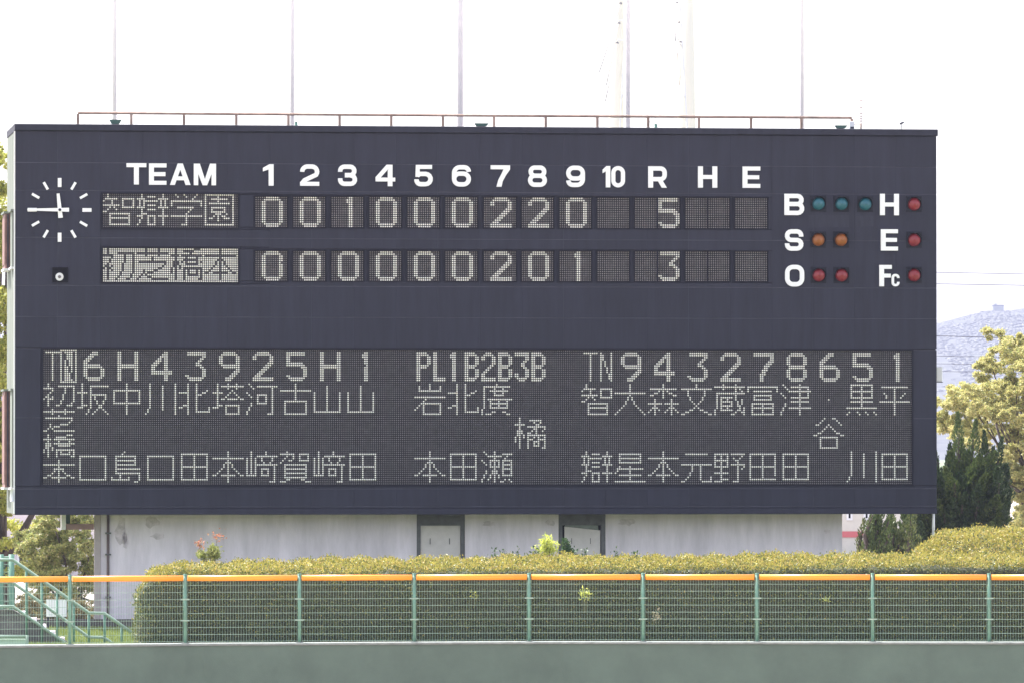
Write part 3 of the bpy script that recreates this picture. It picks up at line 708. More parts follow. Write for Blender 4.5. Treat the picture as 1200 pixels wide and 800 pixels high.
# ------------------------------------------------------------------ roof: railing, boxes, antennas, poles
rl = empty('roof_railing', O+Vector((0, 0, HB_)), TH); tag(rl, 'thin rusty handrail running along the top of the scoreboard', 'railing')
RO = 1.1
def BRf(px, py): x, z = B(px, py, RO); return x, z-HB_
rp = [91.5, 154, 215.7, 277, 338, 398, 458.5, 519, 579, 639.5, 700, 759.5, 819, 880, 939, 998]
ztop = BRf(91.5, 132.6)[1]; z2 = BRf(998, 138.3)[1]
xa = BRf(91.5, 0)[0]; xb = BRf(998, 0)[0]
MB().tube([(xa, RO, ztop), ((xa+xb)/2, RO, (ztop+z2)/2-.004), (xb, RO, z2)], .027, 8).build('handrail', M['rust'], rl)
for i, px in enumerate(rp):
    x = BRf(px, 0)[0]; zz = ztop+(z2-ztop)*(x-xa)/(xb-xa)
    MB().box(x-.026, x+.026, RO-.026, RO+.026, 0, zz-.02).build('post', M['rust'], rl)
for (px0, px1, py) in ((126, 140, 142.6), (552, 568, 146.8), (972.5, 986, 149.2)):
    x0 = BRf(px0, py)[0]; x1 = BRf(px1, py)[0]; zt = BRf((px0+px1)/2, py)[1]
    r_ = empty('roof_floodlight', O+ex*x0+Vector((0, 0, HB_))+ny*.35, TH); w_ = x1-x0
    tag(r_, {126: 'dark green trough light on the roof edge near the left end', 552: 'dark green trough light at the middle of the roof edge', 972.5: 'dark green trough light on the roof edge near the right end'}[px0], 'light', 'trough lights on the roof edge')
    mm = MB().prism([(.05, .03), (w_-.05, .03), (w_, max(zt, .07)), (0, max(zt, .07))], 0, .22); mm.build('housing', M['dgreen'], r_)
    MB().box(w_*.3, w_*.7, .06, .16, 0, .029).build('foot', M['frame'], r_)
for (px, py, lab) in ((347, 143, 'small green valve cap on the roof beside the second white pole'), (768.5, 145.5, 'small green valve cap on the roof right of the pylon')):
    x, zt = BRf(px, py); o = MB().lathe([(.03, 0), (.03, max(zt, .1)-.02), (.02, max(zt, .1))], 10, (0, 0, 0), 'z').build('vent_cap', M['fgreen'], None)
    o.location = O+ex*x+ny*RO+Vector((0, 0, HB_)); tag(o, lab, 'vent')
# white meter box, mast and stick lamp near the right end
x, zt = BRf(997, 143); mo = empty('meter_box', O+ex*x+ny*(RO-.15)+Vector((0, 0, HB_)), TH); tag(mo, 'small white box on the right end of the roof railing', 'box')
MB().bbox(-.06, .045, -.05, .05, .0, max(zt, .12), .008).build('case', M['whitemetal'], mo); MB().box(-.045, .03, -.058, -.05, .05, .09).build('lid', M['seam'], mo)
x, zt = BRf(1009, 144); an = empty('antenna_mast', O+ex*x+ny*RO+Vector((0, 0, HB_)), TH); tag(an, 'thin pale antenna mast with short stacked rods above the roof', 'antenna')
zt2 = BRf(1009, 117)[1]
MB().tube([(0, 0, 0), (0, 0, .17)], .018, 6).build('stub', M['rust'], an)
MB().tube([(0, 0, .17), (0, 0, zt2)], .009, 6).build('mast', M['mast'], an)
for zz in (.22, .27, .32, .38, .5, zt2-.02): MB().tube([(-.05, 0, zz), (.05, 0, zz)], .008, 5).build('rod', M['mast'], an)
MB().tube([(-.18, 0, .15), (0, 0, .15)], .007, 5).build('brace', M['rust'], an)
x, zt = BRf(1050, 143); an = empty('stick_sensor', O+ex*x+ny*.5+Vector((0, 0, HB_)), TH); tag(an, 'small weather sensor on a short stick at the right of the roof', 'sensor')
MB().tube([(0, 0, 0), (0, 0, .14)], .008, 6).build('stick', M['seam'], an); MB().tube([(-.03, -.02, .135), (.05, 0, .17)], .02, 8).build('sensor_head', M['seam'], an)
labs = ['tall white pole behind the scoreboard, leftmost above the clock', 'tall white pole rising behind the scoreboard above inning 2', 'tall white pole rising behind the middle of the scoreboard', 'tall white pole in front of the power pylon', 'slim white pole rising behind the scoreboard above the count lamps']
for (px, r_, lb) in zip((134.3, 342.5, 539.3, 736, 940), (.056, .053, .076, .057, .05), labs):
    p = at(px, 100, 142); fp = empty('flag_pole', (p.x, 142, GZ)); tag(fp, lb, 'pole', 'tall white poles behind the scoreboard')
    MB().tube([(0, 0, 0), (0, 0, 10)], r_, 12).build('lower_section', M['pole'], fp)
    MB().tube([(0, 0, 10), (0, 0, 19)], r_*.86, 12).build('upper_section', M['pole'], fp)
    MB().lathe([(r_*2.4, 0), (r_*2.4, .03), (r_*1.1, .06)], 14, (0, 0, 0), 'z').build('base_flange', M['seam'], fp)

# ------------------------------------------------------------------ power pylon and lines
py_ = empty('power_pylon', (at(765, 0, 620).x, 620, GZ)); tag(py_, 'very pale lattice power pylon beyond the scoreboard with hanging insulators', 'pylon')
creamm = material('cream_tower_paint', (.70,.66,.55), .95, spec=.05); cream_w = material('weathered_cable', (.24,.22,.20), .9); grey_i = material('grey_insulator', (.16,.15,.16), .8)
pw = material('galvanised_pale_steel', (.62,.62,.64), .5)
sc6 = 620/F; bas = py_.location.x
def PX(px, py): p = at(px, py, 620); return Vector((p.x-bas, 0, p.z-GZ))
mb = MB()
lv = []
for t in np.linspace(0, 1, 15):
    py = 700-t*820; half = (31+ (py-0)*.055 if py > 0 else 31+py*.1)*sc6; z = PX(765, py).z
    lv.append((half, z))
for i in range(len(lv)):
    h, z = lv[i]; cs = [(-h,-h,z),(h,-h,z),(h,h,z),(-h,h,z)]
    if i+1 < len(lv):
        h2, z2_ = lv[i+1]; cs2 = [(-h2,-h2,z2_),(h2,-h2,z2_),(h2,h2,z2_),(-h2,h2,z2_)]
        for k in range(4):
            mb.tube([cs[k], cs2[k]], .06, 4); mb.tube([cs[k], cs2[(k+1) % 4]], .03, 4); mb.tube([cs[(k+1) % 4], cs2[k]], .03, 4)
    for k in range(4): mb.tube([cs[k], cs[(k+1) % 4]], .03, 4)
mb.sm = []; mb.build('lattice_tower', pw, py_)
for (pa, pb, arm) in (((727,6),(700,95),0), ((725,29),(708,110),1), ((723,52),(707,128),2), ((793,5),(787,60),0), ((795,28),(789,85),1), ((797,51),(792,110),2)):
    a_, b_ = PX(*pa), PX(*pb); a_.y = -2; b_.y = -14
    sgn = -1 if pa[0] < 765 else 1
    MB().tube([(sgn*31*sc6*.9, 0, a_.z+.35), (a_.x, -2, a_.z+.25)], .05, 4).build('crossarm', pw, py_)
    MB().lathe([(.04, .06), (.13, .09), (.13, .22), (.04, .28)], 8, (a_.x, -2, a_.z-.17), 'z').build('insulator', grey_i, py_)
    MB().tube([a_, (a_+b_)/2+Vector((0, 0, -.2)), b_], .05, 4).build('jumper_wire', cream_w, py_)
for (xt, xb_, wt, wb) in ((724, 719, 15, 22), (803, 808, 19, 26)):
    pt, pb = PX(xt, -60), PX(xb_, 560); pt.y = pb.y = 1
    MB().tube([pb, pt], [wb*sc6/2, wt*sc6/2], 18).build('tower_leg', creamm, py_)
# long guy line falling to the left of the pylon
p0, p1 = at(690, -5, 600), at(637, 138, 560); p2 = at(610, 215, 545)
o = MB().tube([p0, p0.lerp(p1, .5)+Vector((0, 0, -.1)), p1, p2, Vector((p2.x-4, 530, GZ))], .022, 4).build('stay_wire', M['seam']); tag(o, 'thin slanting wire falling left of the pale pylon', 'wire')
# overhead lines on the right
ul = []
for (X, Y, lb, nm) in ((20.5, 395, 'concrete utility pole hidden behind the scoreboard, carrying the overhead lines', 'utility_pole'), (70, 430, 'concrete utility pole beyond the right edge of the view', 'utility_pole')):
    u = empty(nm, (X, Y, GZ)); tag(u, lb, 'pole', 'utility poles'); MB().tube([(0,0,0),(0,0,18)], [.18,.12], 10).build('shaft', M['coping'], u); MB().box(-.9,.9,-.06,.06,15.9,16.02).build('crossarm', M['seam'], u); ul.append(u)
    MB().box(-.7,.7,-.06,.06,12.4,12.52).build('crossarm', M['seam'], u)
LB = ['uppermost of the overhead lines right of the scoreboard', 'second overhead line right of the scoreboard, just below the top one', 'overhead line sagging in front of the hazy hill below its summit', 'fourth overhead line down, crossing the middle of the hill', 'fifth overhead line down, low across the hill', 'lowest overhead line, just above the yellow tree top']
for (ya, yb, lb, r_) in ((319.5, 321.5, LB[0], .016), (333, 334.5, LB[1], .017), (393, 399, LB[2], .02), (417, 418.5, LB[3], .014), (426, 427, LB[4], .014), (435, 436, LB[5], .014)):
    a_, b_ = at(1050, ya-1, 395), at(1370, yb+3, 430); pts = [a_.lerp(b_, k/10) for k in range(11)]
    o = MB().tube(pts, r_, 4).build('overhead_line', M['seam']); tag(o, lb, 'power line', 'overhead lines right of the scoreboard')

# ------------------------------------------------------------------ foliage helpers
def unit(n):
    v = rng.normal(size=(n, 3)); return v/np.linalg.norm(v, axis=1, keepdims=True)
def leafquads(P, ln, wd, up=.3, axis=None, ax_w=0.0):
    n = len(P); d = unit(n)
    if axis is not None: d = d*(1-ax_w)+axis*ax_w
    d /= np.linalg.norm(d, axis=1, keepdims=True)
    nn = unit(n); nn[:, 2] += up; b = np.cross(nn, d); b /= np.linalg.norm(b, axis=1, keepdims=True)+1e-9
    s = rng.uniform(.65, 1.35, (n, 1)); L2 = ln*s; W2 = wd*s
    V = np.stack([P, P+d*L2*.45+b*W2/2, P+d*L2, P+d*L2*.45-b*W2/2], 1)
    return V.reshape(-1, 3), np.arange(4*n).reshape(-1, 4)

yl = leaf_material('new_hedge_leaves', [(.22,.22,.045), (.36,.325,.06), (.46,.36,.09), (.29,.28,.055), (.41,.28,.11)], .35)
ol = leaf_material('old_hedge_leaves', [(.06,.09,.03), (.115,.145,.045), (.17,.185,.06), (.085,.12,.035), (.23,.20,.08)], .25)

def hedge(name, label, px0, px1, front, depth, ztop_f, lround, dens_top, dens_front, zbase=GZ, rise=lambda px: .18, group=None):
    h = empty(name, (0, 0, 0)); tag(h, label, 'hedge', group)
    NS = 160
    us = np.linspace(0, 1, NS)
    pxs_ = px0+(px1-px0)*us
    def prof(t, px):
        """t in 0..1 : 0-.4 front face, .4-.5 rounded edge, .5-.9 top, .9-1 back"""
        zt = ztop_f(px); H = zt-zbase; D = depth(px); r = .16
        if t < .35: return (0.0, (H-r)*t/.35)
        if t < .5: a = (t-.35)/.15*math.pi/2; return (r-r*math.cos(a), H-r+r*math.sin(a))
        if t < .9: k = (t-.5)/.4; return (r+(D-2*r)*k, H+rise(px)*math.sin(k*math.pi/2))
        k = (t-.9)/.1; return (D-r+r*math.sin(k*math.pi/2), (H+rise(px))*(1-k*k*.6))
    def point(px, t):
        yy, zz = prof(t, px); X0 = (px-600)*(Zf(px)+front)/F
        k = 1.0
        if lround and px < px0+lround: q = (px0+lround-px)/lround; k = math.sqrt(max(0, 1-q**2.4))
        zt = ztop_f(px)-zbase; yc = depth(px)/2
        zz = zt*.42+(zz-zt*.42)*(k if zz > zt*.42 else .35+.65*k); yy = yc+(yy-yc)*(.15+.85*k)
        return (X0, Zf(px)+front+yy, zbase+zz)
    ts = np.linspace(0, 1, 25)
    V = np.array([[point(px, t) for t in ts] for px in pxs_])
    # leaves over the faces
    A = V[:-1, :-1]; Bq = V[1:, :-1]; Cq = V[1:, 1:]; Dq = V[:-1, 1:]
    area = .5*np.linalg.norm(np.cross(Cq-A, Dq-Bq), axis=2)
    nrm = np.cross(Bq-A, Dq-A); nrm /= np.linalg.norm(nrm, axis=2, keepdims=True)+1e-9; nrm = -nrm if nrm[NS//2, 15, 2] < 0 else nrm
    tt = (ts[:-1]+ts[1:])/2
    core = V.copy()
    core[:, :, 2] -= .07*(ts > .35); core[:, :, 1] += .07*np.clip(1-ts/.45, 0, 1)
    Vc = core.reshape(-1, 3); i, j = np.meshgrid(np.arange(NS-1), np.arange(24), indexing='ij'); b = (i*25+j).ravel()[:, None]
    np_mesh('inner_twigs', Vc, np.concatenate([b, b+25, b+26, b+1], 1), M['hedgecore'], h)
    out = {}
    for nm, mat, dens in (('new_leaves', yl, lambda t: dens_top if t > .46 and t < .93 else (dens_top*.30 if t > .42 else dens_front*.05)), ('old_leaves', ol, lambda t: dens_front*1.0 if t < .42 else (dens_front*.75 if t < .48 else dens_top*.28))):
        dd = np.array([dens(t) for t in tt])
        cnt = rng.poisson(area*dd[None, :])
        idx = np.repeat(np.arange(cnt.size), cnt.ravel()); n = len(idx)
        u, v = rng.random((2, n)); 
        a_, b_, c_, d_ = (q.reshape(-1, 3)[idx] for q in (A, Bq, Cq, Dq)); nv = nrm.reshape(-1, 3)[idx]
        P = (a_*((1-u)*(1-v))[:, None]+b_*(u*(1-v))[:, None]+c_*(u*v)[:, None]+d_*((1-u)*v)[:, None])
        lump = (np.sin(P[:, 0]*5.1+P[:, 1]*3)+np.sin(P[:, 0]*11.7+1+P[:, 2]*9)+np.sin(P[:, 1]*8.3+P[:, 2]*13))*.024+np.maximum(0, np.sin(P[:, 0]*2.3+P[:, 1]*1.1)*np.sin(P[:, 0]*.9+P[:, 2]*2))*.05-.02
        P = P+nv*(lump+rng.normal(0, .036, n)-.015)[:, None]
        pn = np.sin(P[:, 0]*1.9+P[:, 1]*2.3)+np.sin(P[:, 0]*4.7-P[:, 1]*3.1+P[:, 2]*6)+np.sin(P[:, 0]*9.1+P[:, 2]*11)
        if nm == 'new_leaves': keep = rng.random(n) < np.clip(.80+pn*.17, .3, 1); P = P[keep]; n = len(P)
        if nm == 'new_leaves':   # shoots stick up
            VV, QQ = leafquads(P, .045, .020, .2, np.tile([[0, -.15, 1.0]], (n, 1)), .45)
        else: VV, QQ = leafquads(P, .042, .022, .5, nv, .3)
        np_mesh(nm, VV, QQ, mat, h)['kind'] = 'stuff'
    return h
def z_at(py, Y): return CAMZ-(py-530)*Y/F
hx_ = [150, 185, 240, 400, 620, 900, 1000, 1100, 1300]
def hz(px): return float(np.interp(px, hx_, [z_at(y, 117.5) for y in (672, 669, 668.5, 667, 664.5, 663, 661, 660, 660)]))
def hrise(px): return float(np.interp(px, hx_, [.0, .05, .08, .10, .11, .11, .10, .08, .08]))
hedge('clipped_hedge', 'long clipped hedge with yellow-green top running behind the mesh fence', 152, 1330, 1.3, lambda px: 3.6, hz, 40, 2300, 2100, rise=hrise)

# raised azalea mound at the right
def mound(name, label, cx, cy, rx, ry, z0, H, n, p=2.6):
    h = empty(name); tag(h, label, 'bush')
    nu, nv = 48, 18; V = []
    for i in range(nu):
        for j in range(nv):
            a = 2*math.pi*i/nu; e = (math.pi/2)*j/(nv-1)
            def sp(x, q): return math.copysign(abs(x)**q, x)
            V.append((cx+rx*sp(math.cos(a), .8)*math.cos(e)**.55, cy+ry*sp(math.sin(a), .8)*math.cos(e)**.55, z0+H*math.sin(e)**.75))
    V = np.array(V); i, j = np.meshgrid(np.arange(nu), np.arange(nv-1), indexing='ij'); i = i.ravel(); j = j.ravel(); k = (i+1) % nu
    Qd = np.stack([i*nv+j, k*nv+j, k*nv+j+1, i*nv+j+1], 1)
    core = (V-[cx, cy, z0])*.96+[cx, cy, z0]-[0, 0, .05]
    np_mesh('inner_twigs', core, Qd, M['hedgecore'], h)
    a_, b_, c_, d_ = (V[Qd[:, q]] for q in range(4)); ar = .5*np.linalg.norm(np.cross(c_-a_, d_-b_), axis=1)
    nr = np.cross(b_-a_, d_-a_); nr /= np.linalg.norm(nr, axis=1, keepdims=True)+1e-9
    for nm, mat, dn in (('new_leaves', yl, n), ('old_leaves', ol, n*.3)):
        idx = np.repeat(np.arange(len(Qd)), rng.poisson(ar*dn)); m = len(idx); u, v = rng.random((2, m))
        P = a_[idx]*((1-u)*(1-v))[:, None]+b_[idx]*(u*(1-v))[:, None]+c_[idx]*(u*v)[:, None]+d_[idx]*((1-u)*v)[:, None]
        lump = (np.sin(P[:, 0]*5+P[:, 1]*3)+np.sin(P[:, 0]*9+P[:, 2]*7))*.03
        P = P+nr[idx]*(lump+rng.normal(0, .04, m))[:, None]
        VV, QQ = leafquads(P, .048, .022, .2, np.tile([[0, -.15, 1.0]], (m, 1)), .4 if nm == 'new_leaves' else 0)
        np_mesh(nm, VV, QQ, mat, h)['kind'] = 'stuff'
c_ = at(1165, 600, 126)
mound('azalea_mound', 'broad rounded azalea mound with orange-yellow new shoots right of the scoreboard', c_.x, 126.2, 1.78, 3.2, GZ, z_at(624, 126)-GZ, 2100)

# sprigs on and in the hedge
lm_y = leaf_material('bright_sprig_leaves', [(.42,.50,.10), (.60,.62,.16), (.50,.55,.12)], .4)
lm_d = leaf_material('dark_sprig_leaves', [(.03,.07,.03), (.05,.10,.04), (.09,.14,.05)], .2)
lm_r = leaf_material('coral_sprig_tips', [(.42,.15,.10), (.50,.24,.15), (.34,.12,.08), (.40,.30,.14)], .3)
stem_m = material('green_twig', (.10,.11,.05), .8)
def sprig(name, label, px, py0, py1, wpx, Y, mat, n, ln=.05, lw=.022, stems=5, cat='plant', tips=None, group=None):
    p0 = at(px, py0, Y); p1 = at(px, py1, Y); H = p1.z-p0.z; w_ = wpx*Y/F/2
    r_ = empty(name, p0-Vector((0, 0, .15))); tag(r_, label, cat, group)
    P = []; T = []
    for s_ in range(stems):
        a = random.uniform(-1, 1)*w_; hh = H*random.uniform(.65, 1)*(1-.35*abs(a/w_)); dy = random.uniform(-.5, .5)*w_
        if s_ == 0: a *= .2; hh = H
        pts = [Vector((a*.35, dy*.3, 0)), Vector((a*.7, dy*.7, .15+hh*.5)), Vector((a, dy, .15+hh))]
        T.append(pts)
        for k in range(n//stems):
            f_ = random.uniform(.35, 1)**.8; q = pts[0].lerp(pts[1], f_*2) if f_ < .5 else pts[1].lerp(pts[2], f_*2-1)
            P.append((q.x+random.gauss(0, .035), q.y+random.gauss(0, .035), q.z+random.gauss(0, .02)))
    mb = MB()
    for pts in T: mb.tube(pts, [.008, .006, .003], 5)
    mb.build('stem', stem_m, r_)
    P = np.array(P); V, Q_ = leafquads(P, ln, lw, .2, np.tile([[0, 0, 1.]], (len(P), 1)), .35); np_mesh('leaves', V, Q_, mat, r_)
    if tips:
        for (tx, ty, tr) in tips:
            q = at(tx, ty, Y)-r_.location; P = rng.normal(0, tr, (60, 3))+np.array(q); V, Q_ = leafquads(P, .05, .025); np_mesh('coral_tip', V, Q_, tips_m, r_)['kind'] = 'stuff'
            MB().tube([(0, 0, .1), (q.x*.8, 0, q.z*.6), tuple(q)], .005, 5).build('stem', stem_m, r_)
tips_m = lm_r
sprig('coral_tipped_shrub', 'small shrub with two coral red tips rising from the hedge at left', 248, 660, 638, 32, 120, leaf_material('pale_shrub_leaves', [(.20,.24,.07), (.35,.36,.12), (.28,.30,.10)], .35), 900, .06, .03, 16, 'shrub', [(234, 637, .05), (254.5, 629, .06)])
sprig('bright_shoot_clump', 'bright yellow-green shoot clump standing above the hedge left of second door', 641, 658, 626, 26, 120.5, lm_y, 620, .07, .022, 12)
sprig('dark_leafed_sapling', 'dark leafed sapling growing from the hedge against the second door frame', 663, 656, 632, 13, 120.7, lm_d, 190, .075, .04, 4)
for (px, py, lb, n) in ((581, 642, 'low dark sprout on the hedge top, leftmost of the small sprouts', 26), (591, 643, 'dark sprout on the hedge top, second from left of the sprouts', 26), (607, 640, 'single tall thin sprout on the hedge midway between the two doors', 18), (627, 641, 'dark sprout touching the left side of the bright shoot clump', 36), (676, 646, 'thin dark sprout in front of the second door leaf', 24), (685, 644, 'reddish thin sprout on hedge before the second door', 22), (722, 642, 'small sprout on the hedge just right of the second door', 20), (744, 645, 'small sprout on the hedge well right of the second door', 16)):
    sprig('hedge_sprout', lb, px, 658, py, 8, 120.4, lm_d, n, .06, .03, 2, group='small dark sprouts on the hedge top')
sprig('bright_hedge_shoot', 'bright green shoot poking out of the hedge face behind the mesh', 685, 708, 688, 16, 117.1, lm_y, 110, .06, .02, 4)
sprig('pale_hedge_shoot', 'pale brownish shoot on the hedge face low behind the mesh', 770, 732, 716, 16, 117.1, leaf_material('pale_dry_leaves', [(.45,.42,.25), (.6,.5,.35)], .3), 40, .06, .03, 4)
sprig('yellow_hedge_tuft', 'small yellow tuft on the shaded hedge face at right', 967, 707, 700, 10, 117.1, lm_y, 40, .05, .02, 3)
sprig('yellow_hedge_tuft', 'tiny yellow tuft on the shaded hedge face left of the bright shoot', 556, 700, 693, 8, 117.1, lm_y, 26, .05, .02, 3)
# ------------------------------------------------------------------ trees
def tree(name, label, base, fork, clusters, lmat, n_per, ln, lw, trunk_r=.2, branches=(), cat='tree', flat=.6, limbs=True, sub=7):
    r_ = empty(name, base); tag(r_, label, cat)
    b0 = Vector((0, 0, 0)); fk = Vector(fork)-Vector(base)
    MB().tube([b0, b0.lerp(fk, .5)+Vector((.08, 0, 0)), fk], [trunk_r, trunk_r*.8, trunk_r*.62], 10).build('trunk', M['bark'], r_)
    if limbs:
        mb = MB()
        for (c, rad) in clusters[::9]:
            c = Vector(c)-Vector(base); mid = fk.lerp(c, .5)+Vector((random.uniform(-.2, .2), random.uniform(-.2, .2), random.uniform(-.3, .1)))
            mb.tube([fk, mid, c], [trunk_r*.35, trunk_r*.2, .015], 6, False)
        for pts in branches: mb.tube([Vector(p)-Vector(base) for p, _ in pts], [q for _, q in pts], 8)
        mb.build('limbs', M['bark'], r_)
    P = []
    for (c, rad) in clusters:
        c = np.array(Vector(c)-Vector(base))
        for _ in range(sub):
            o = unit(1)[0]*rad*rng.uniform(.35, 1.0); o[2] *= flat; rr = rad*rng.uniform(.22, .42)
            m = n_per//sub; q = unit(m)*(rng.random((m, 1))**.4)*rr; q[:, 2] *= .55
            P.append(c+o+q)
    P = np.concatenate(P); V, Q_ = leafquads(P, ln, lw, .6); np_mesh('crown', V, Q_, lmat, r_)['kind'] = 'stuff'
    return r_
def inside(poly, x, y):
    c = False; n = len(poly)
    for i in range(n):
        (x1, y1), (x2, y2) = poly[i], poly[i-1]
        if (y1 > y) != (y2 > y) and x < (x2-x1)*(y-y1)/(y2-y1)+x1: c = not c
    return c
def fill(poly, Y, dY, n, r0, r1, seed):
    rr = random.Random(seed); out = []; xs_ = [p[0] for p in poly]; ys_ = [p[1] for p in poly]
    while len(out) < n:
        x, y = rr.uniform(min(xs_), max(xs_)), rr.uniform(min(ys_), max(ys_))
        if inside(poly, x, y): yy = Y+rr.uniform(-dY, dY); out.append((at(x, y, Y)*1.0+Vector((0, yy-Y, 0)), rr.uniform(r0, r1)))
    return out
l_lime = leaf_material('lime_spring_leaves', [(.24,.28,.05), (.42,.43,.09), (.54,.50,.13), (.32,.36,.07)], .45)
l_olive = leaf_material('olive_mixed_leaves', [(.18,.23,.08), (.38,.41,.14), (.56,.52,.20), (.26,.32,.11), (.48,.40,.20)], .4)
l_gold = leaf_material('golden_spring_leaves', [(.30,.32,.12), (.56,.50,.20), (.50,.46,.18), (.28,.33,.12), (.62,.52,.27)], .42)
l_jun = leaf_material('juniper_scale_leaves', [(.025,.045,.022), (.05,.08,.032), (.12,.15,.055), (.04,.065,.025)], .15)
l_jun2 = leaf_material('lighter_juniper_leaves', [(.035,.055,.02), (.08,.11,.03), (.15,.18,.05), (.055,.08,.028)], .15)

base = at(4, 760, 149); base.z = GZ
cl = fill([(-150,230),(-60,170),(-8,168),(8,190),(6,560),(30,605),(55,612),(30,660),(-60,660),(-160,560)], 149, 2.2, 75, .45, .8, 3)+fill([(-14,172),(6,175),(12,250),(12,560),(10,600),(-14,600)], 148.5, .8, 46, .25, .42, 31)
br = [[(at(6,660,148.5), .13), (at(14,640,148.3), .10), (at(28,620,148), .08), (at(40,598,148), .06), (at(52,570,148.2), .04)],
      [(at(5,655,148.5), .12), (at(-2,620,148.5), .09), (at(3,580,148.6), .07), (at(9,545,148.8), .05)],
      [(at(14,640,148.3), .05), (at(30,628,147.8), .03), (at(48,612,147.5), .015)]]
tree('camphor_tree', 'tall lime-green tree with forked dark trunk behind the left edge of the scoreboard', base, at(4, 665, 149), cl, l_lime, 900, .085, .045, .24, br)
base = at(80, 760, 145); base.z = GZ
cl = fill([(30,625),(50,600),(75,590),(112,590),(114,715),(100,735),(60,735),(24,722),(38,690)], 145, .9, 125, .20, .36, 5)
tree('olive_leafed_tree', 'small dense olive and yellow tree left of the grey base building', base, at(82, 715, 145), cl, l_olive, 520, .065, .035, .10, [[(at(82,715,145), .05), (at(95,700,144.5), .03), (at(112,705,144.3), .02)], [(at(85,712,145), .05), (at(72,690,144.5), .03), (at(60,670,144.3), .02)]])
for (px0, px1, pt, lb, sd_) in ((16, 62, 700, 'low brownish shrub behind the stair posts near the left edge', 21), (60, 116, 706, 'low dark olive shrub at the foot of the small tree beside the base building', 22)):
    base = at((px0+px1)/2, 740, 141); base.z = GZ
    cl = fill([(px0,pt+8),(px0+12,pt),(px1-12,pt-2),(px1,pt+6),(px1,738),(px0,738)], 141, .5, 26, .16, .28, sd_)
    tree('low_shrub', lb, base, at((px0+px1)/2, 733, 141), cl, leaf_material('brown_olive_leaves', [(.12,.11,.05), (.20,.17,.08), (.28,.22,.12), (.10,.13,.05)], .3), 420, .06, .03, .04, cat='shrub')
base = at(1222, 760, 176); base.z = GZ
cl = fill([(1106,462),(1120,452),(1148,448),(1150,412),(1162,392),(1178,396),(1205,384),(1270,390),(1330,460),(1320,620),(1205,620),(1190,560),(1160,530),(1100,505),(1097,475)], 176, 3, 255, .24, .46, 8)+fill([(1172,500),(1250,490),(1260,630),(1196,625),(1180,560)], 174.5, 1, 60, .24, .42, 77)
cl += [(at(x, y, 176), .42) for (x, y) in ((1120,470),(1108,484),(1165,391),(1185,405),(1155,425),(1128,462),(1145,480),(1130,500),(1110,500),(1178,640),(1190,615),(1197,600))]
tree('golden_leafed_tree', 'large golden-yellow leafed tree at the right edge against the hazy hill', base, at(1215, 600, 176), cl, l_gold, 1150, .070, .036, .14,
     [[(at(1200,590,175), .09), (at(1182,560,174), .06), (at(1174,520,174), .04), (at(1166,492,174), .03)], [(at(1205,585,175), .06), (at(1190,572,174), .04), (at(1178,566,174), .03)], [(at(1195,570,175), .05), (at(1180,552,174), .03), (at(1172,545,174), .02)]])

def juniper(name, label, root, spires, n, mats):
    r_ = empty(name, root); tag(r_, label, 'tree'); P = ([], []); AX = ([], []); mb = MB()
    for k, (b, t, rad) in enumerate(spires):
        b = np.array(b-root); t = np.array(t-root); ax = t-b; L_ = np.linalg.norm(ax); axn = ax/L_
        m = int(n*(L_/1.5)*rad/.26); s_ = rng.random(m)
        bend = np.array([rng.normal(0, .09), rng.normal(0, .09), 0])
        R_ = np.clip(rad*np.minimum(s_*3.5+.35, 1)*(1-s_)**.9*(1+.18*np.sin(s_*17+k)), .006, None)
        o = unit(m); o -= (o@axn)[:, None]*axn; o /= np.linalg.norm(o, axis=1, keepdims=True)
        q = b+ax*s_[:, None]+bend*(s_**2)[:, None]+o*(R_*rng.uniform(.5, 1.05, m))[:, None]; w_ = 0 if rng.random() < .62 else 1
        P[w_].append(q); AX[w_].append(np.tile(axn, (m, 1))+o*.45)
        mb.tube([tuple(b*.4), tuple(b), tuple(b+ax*.7)], [.07, .05, .02], 6, False)
    mb.build('trunk', M['bark'], r_)
    for w_, nm in ((0, 'dark_crown'), (1, 'light_shoots')):
        p_ = np.concatenate(P[w_]); x_ = np.concatenate(AX[w_]); x_ /= np.linalg.norm(x_, axis=1, keepdims=True)
        V, Q_ = leafquads(p_, .075, .030, .0, x_, .78); np_mesh(nm, V, Q_, mats[w_], r_)['kind'] = 'stuff'
Yj = 152; rr = random.Random(4)
jd = leaf_material('juniper_dark_scales', [(.020,.042,.018), (.040,.072,.026), (.065,.10,.034)], .1)
jl = leaf_material('juniper_light_scales', [(.05,.085,.026), (.09,.13,.038), (.14,.175,.05)], .15)
jm = leaf_material('juniper_mid_scales', [(.07,.10,.035), (.13,.16,.05), (.20,.22,.075)], .15)
root = at(1122, 760, Yj); root.z = GZ
outl = {1085: 535, 1098: 522, 1109: 528, 1117: 520, 1124: 489, 1133: 520, 1141: 496, 1149: 520, 1158: 508, 1166: 530, 1173: 516, 1179: 552, 1184: 600}
tips = [(1098,516,.22),(1110,520,.22),(1124,484,.30),(1141,492,.27),(1158,505,.25),(1172,513,.24),(1133,512,.22),(1150,514,.22),(1165,524,.22),(1179,550,.2),(1177,575,.2)]
sp_ = [(at(x-1+(1130-x)*.15, y+rr.uniform(70, 95), Yj), at(x, y, Yj), r0) for x, y, r0 in tips]
ox = sorted(outl)
for k in range(130):
    x = rr.uniform(1064, 1174); yt = np.interp(x, ox, [outl[q] for q in ox]); y = rr.uniform(yt+14, 612); dy = rr.uniform(-1.4, .9)
    p = at(x, y, Yj)+Vector((0, dy, 0)); q = at(x+(1122-x)*.2+rr.uniform(-6, 6), y+rr.uniform(36, 58), Yj)+Vector((0, dy*.5+.1, 0)); sp_.append((q, p, rr.uniform(.30, .48)))
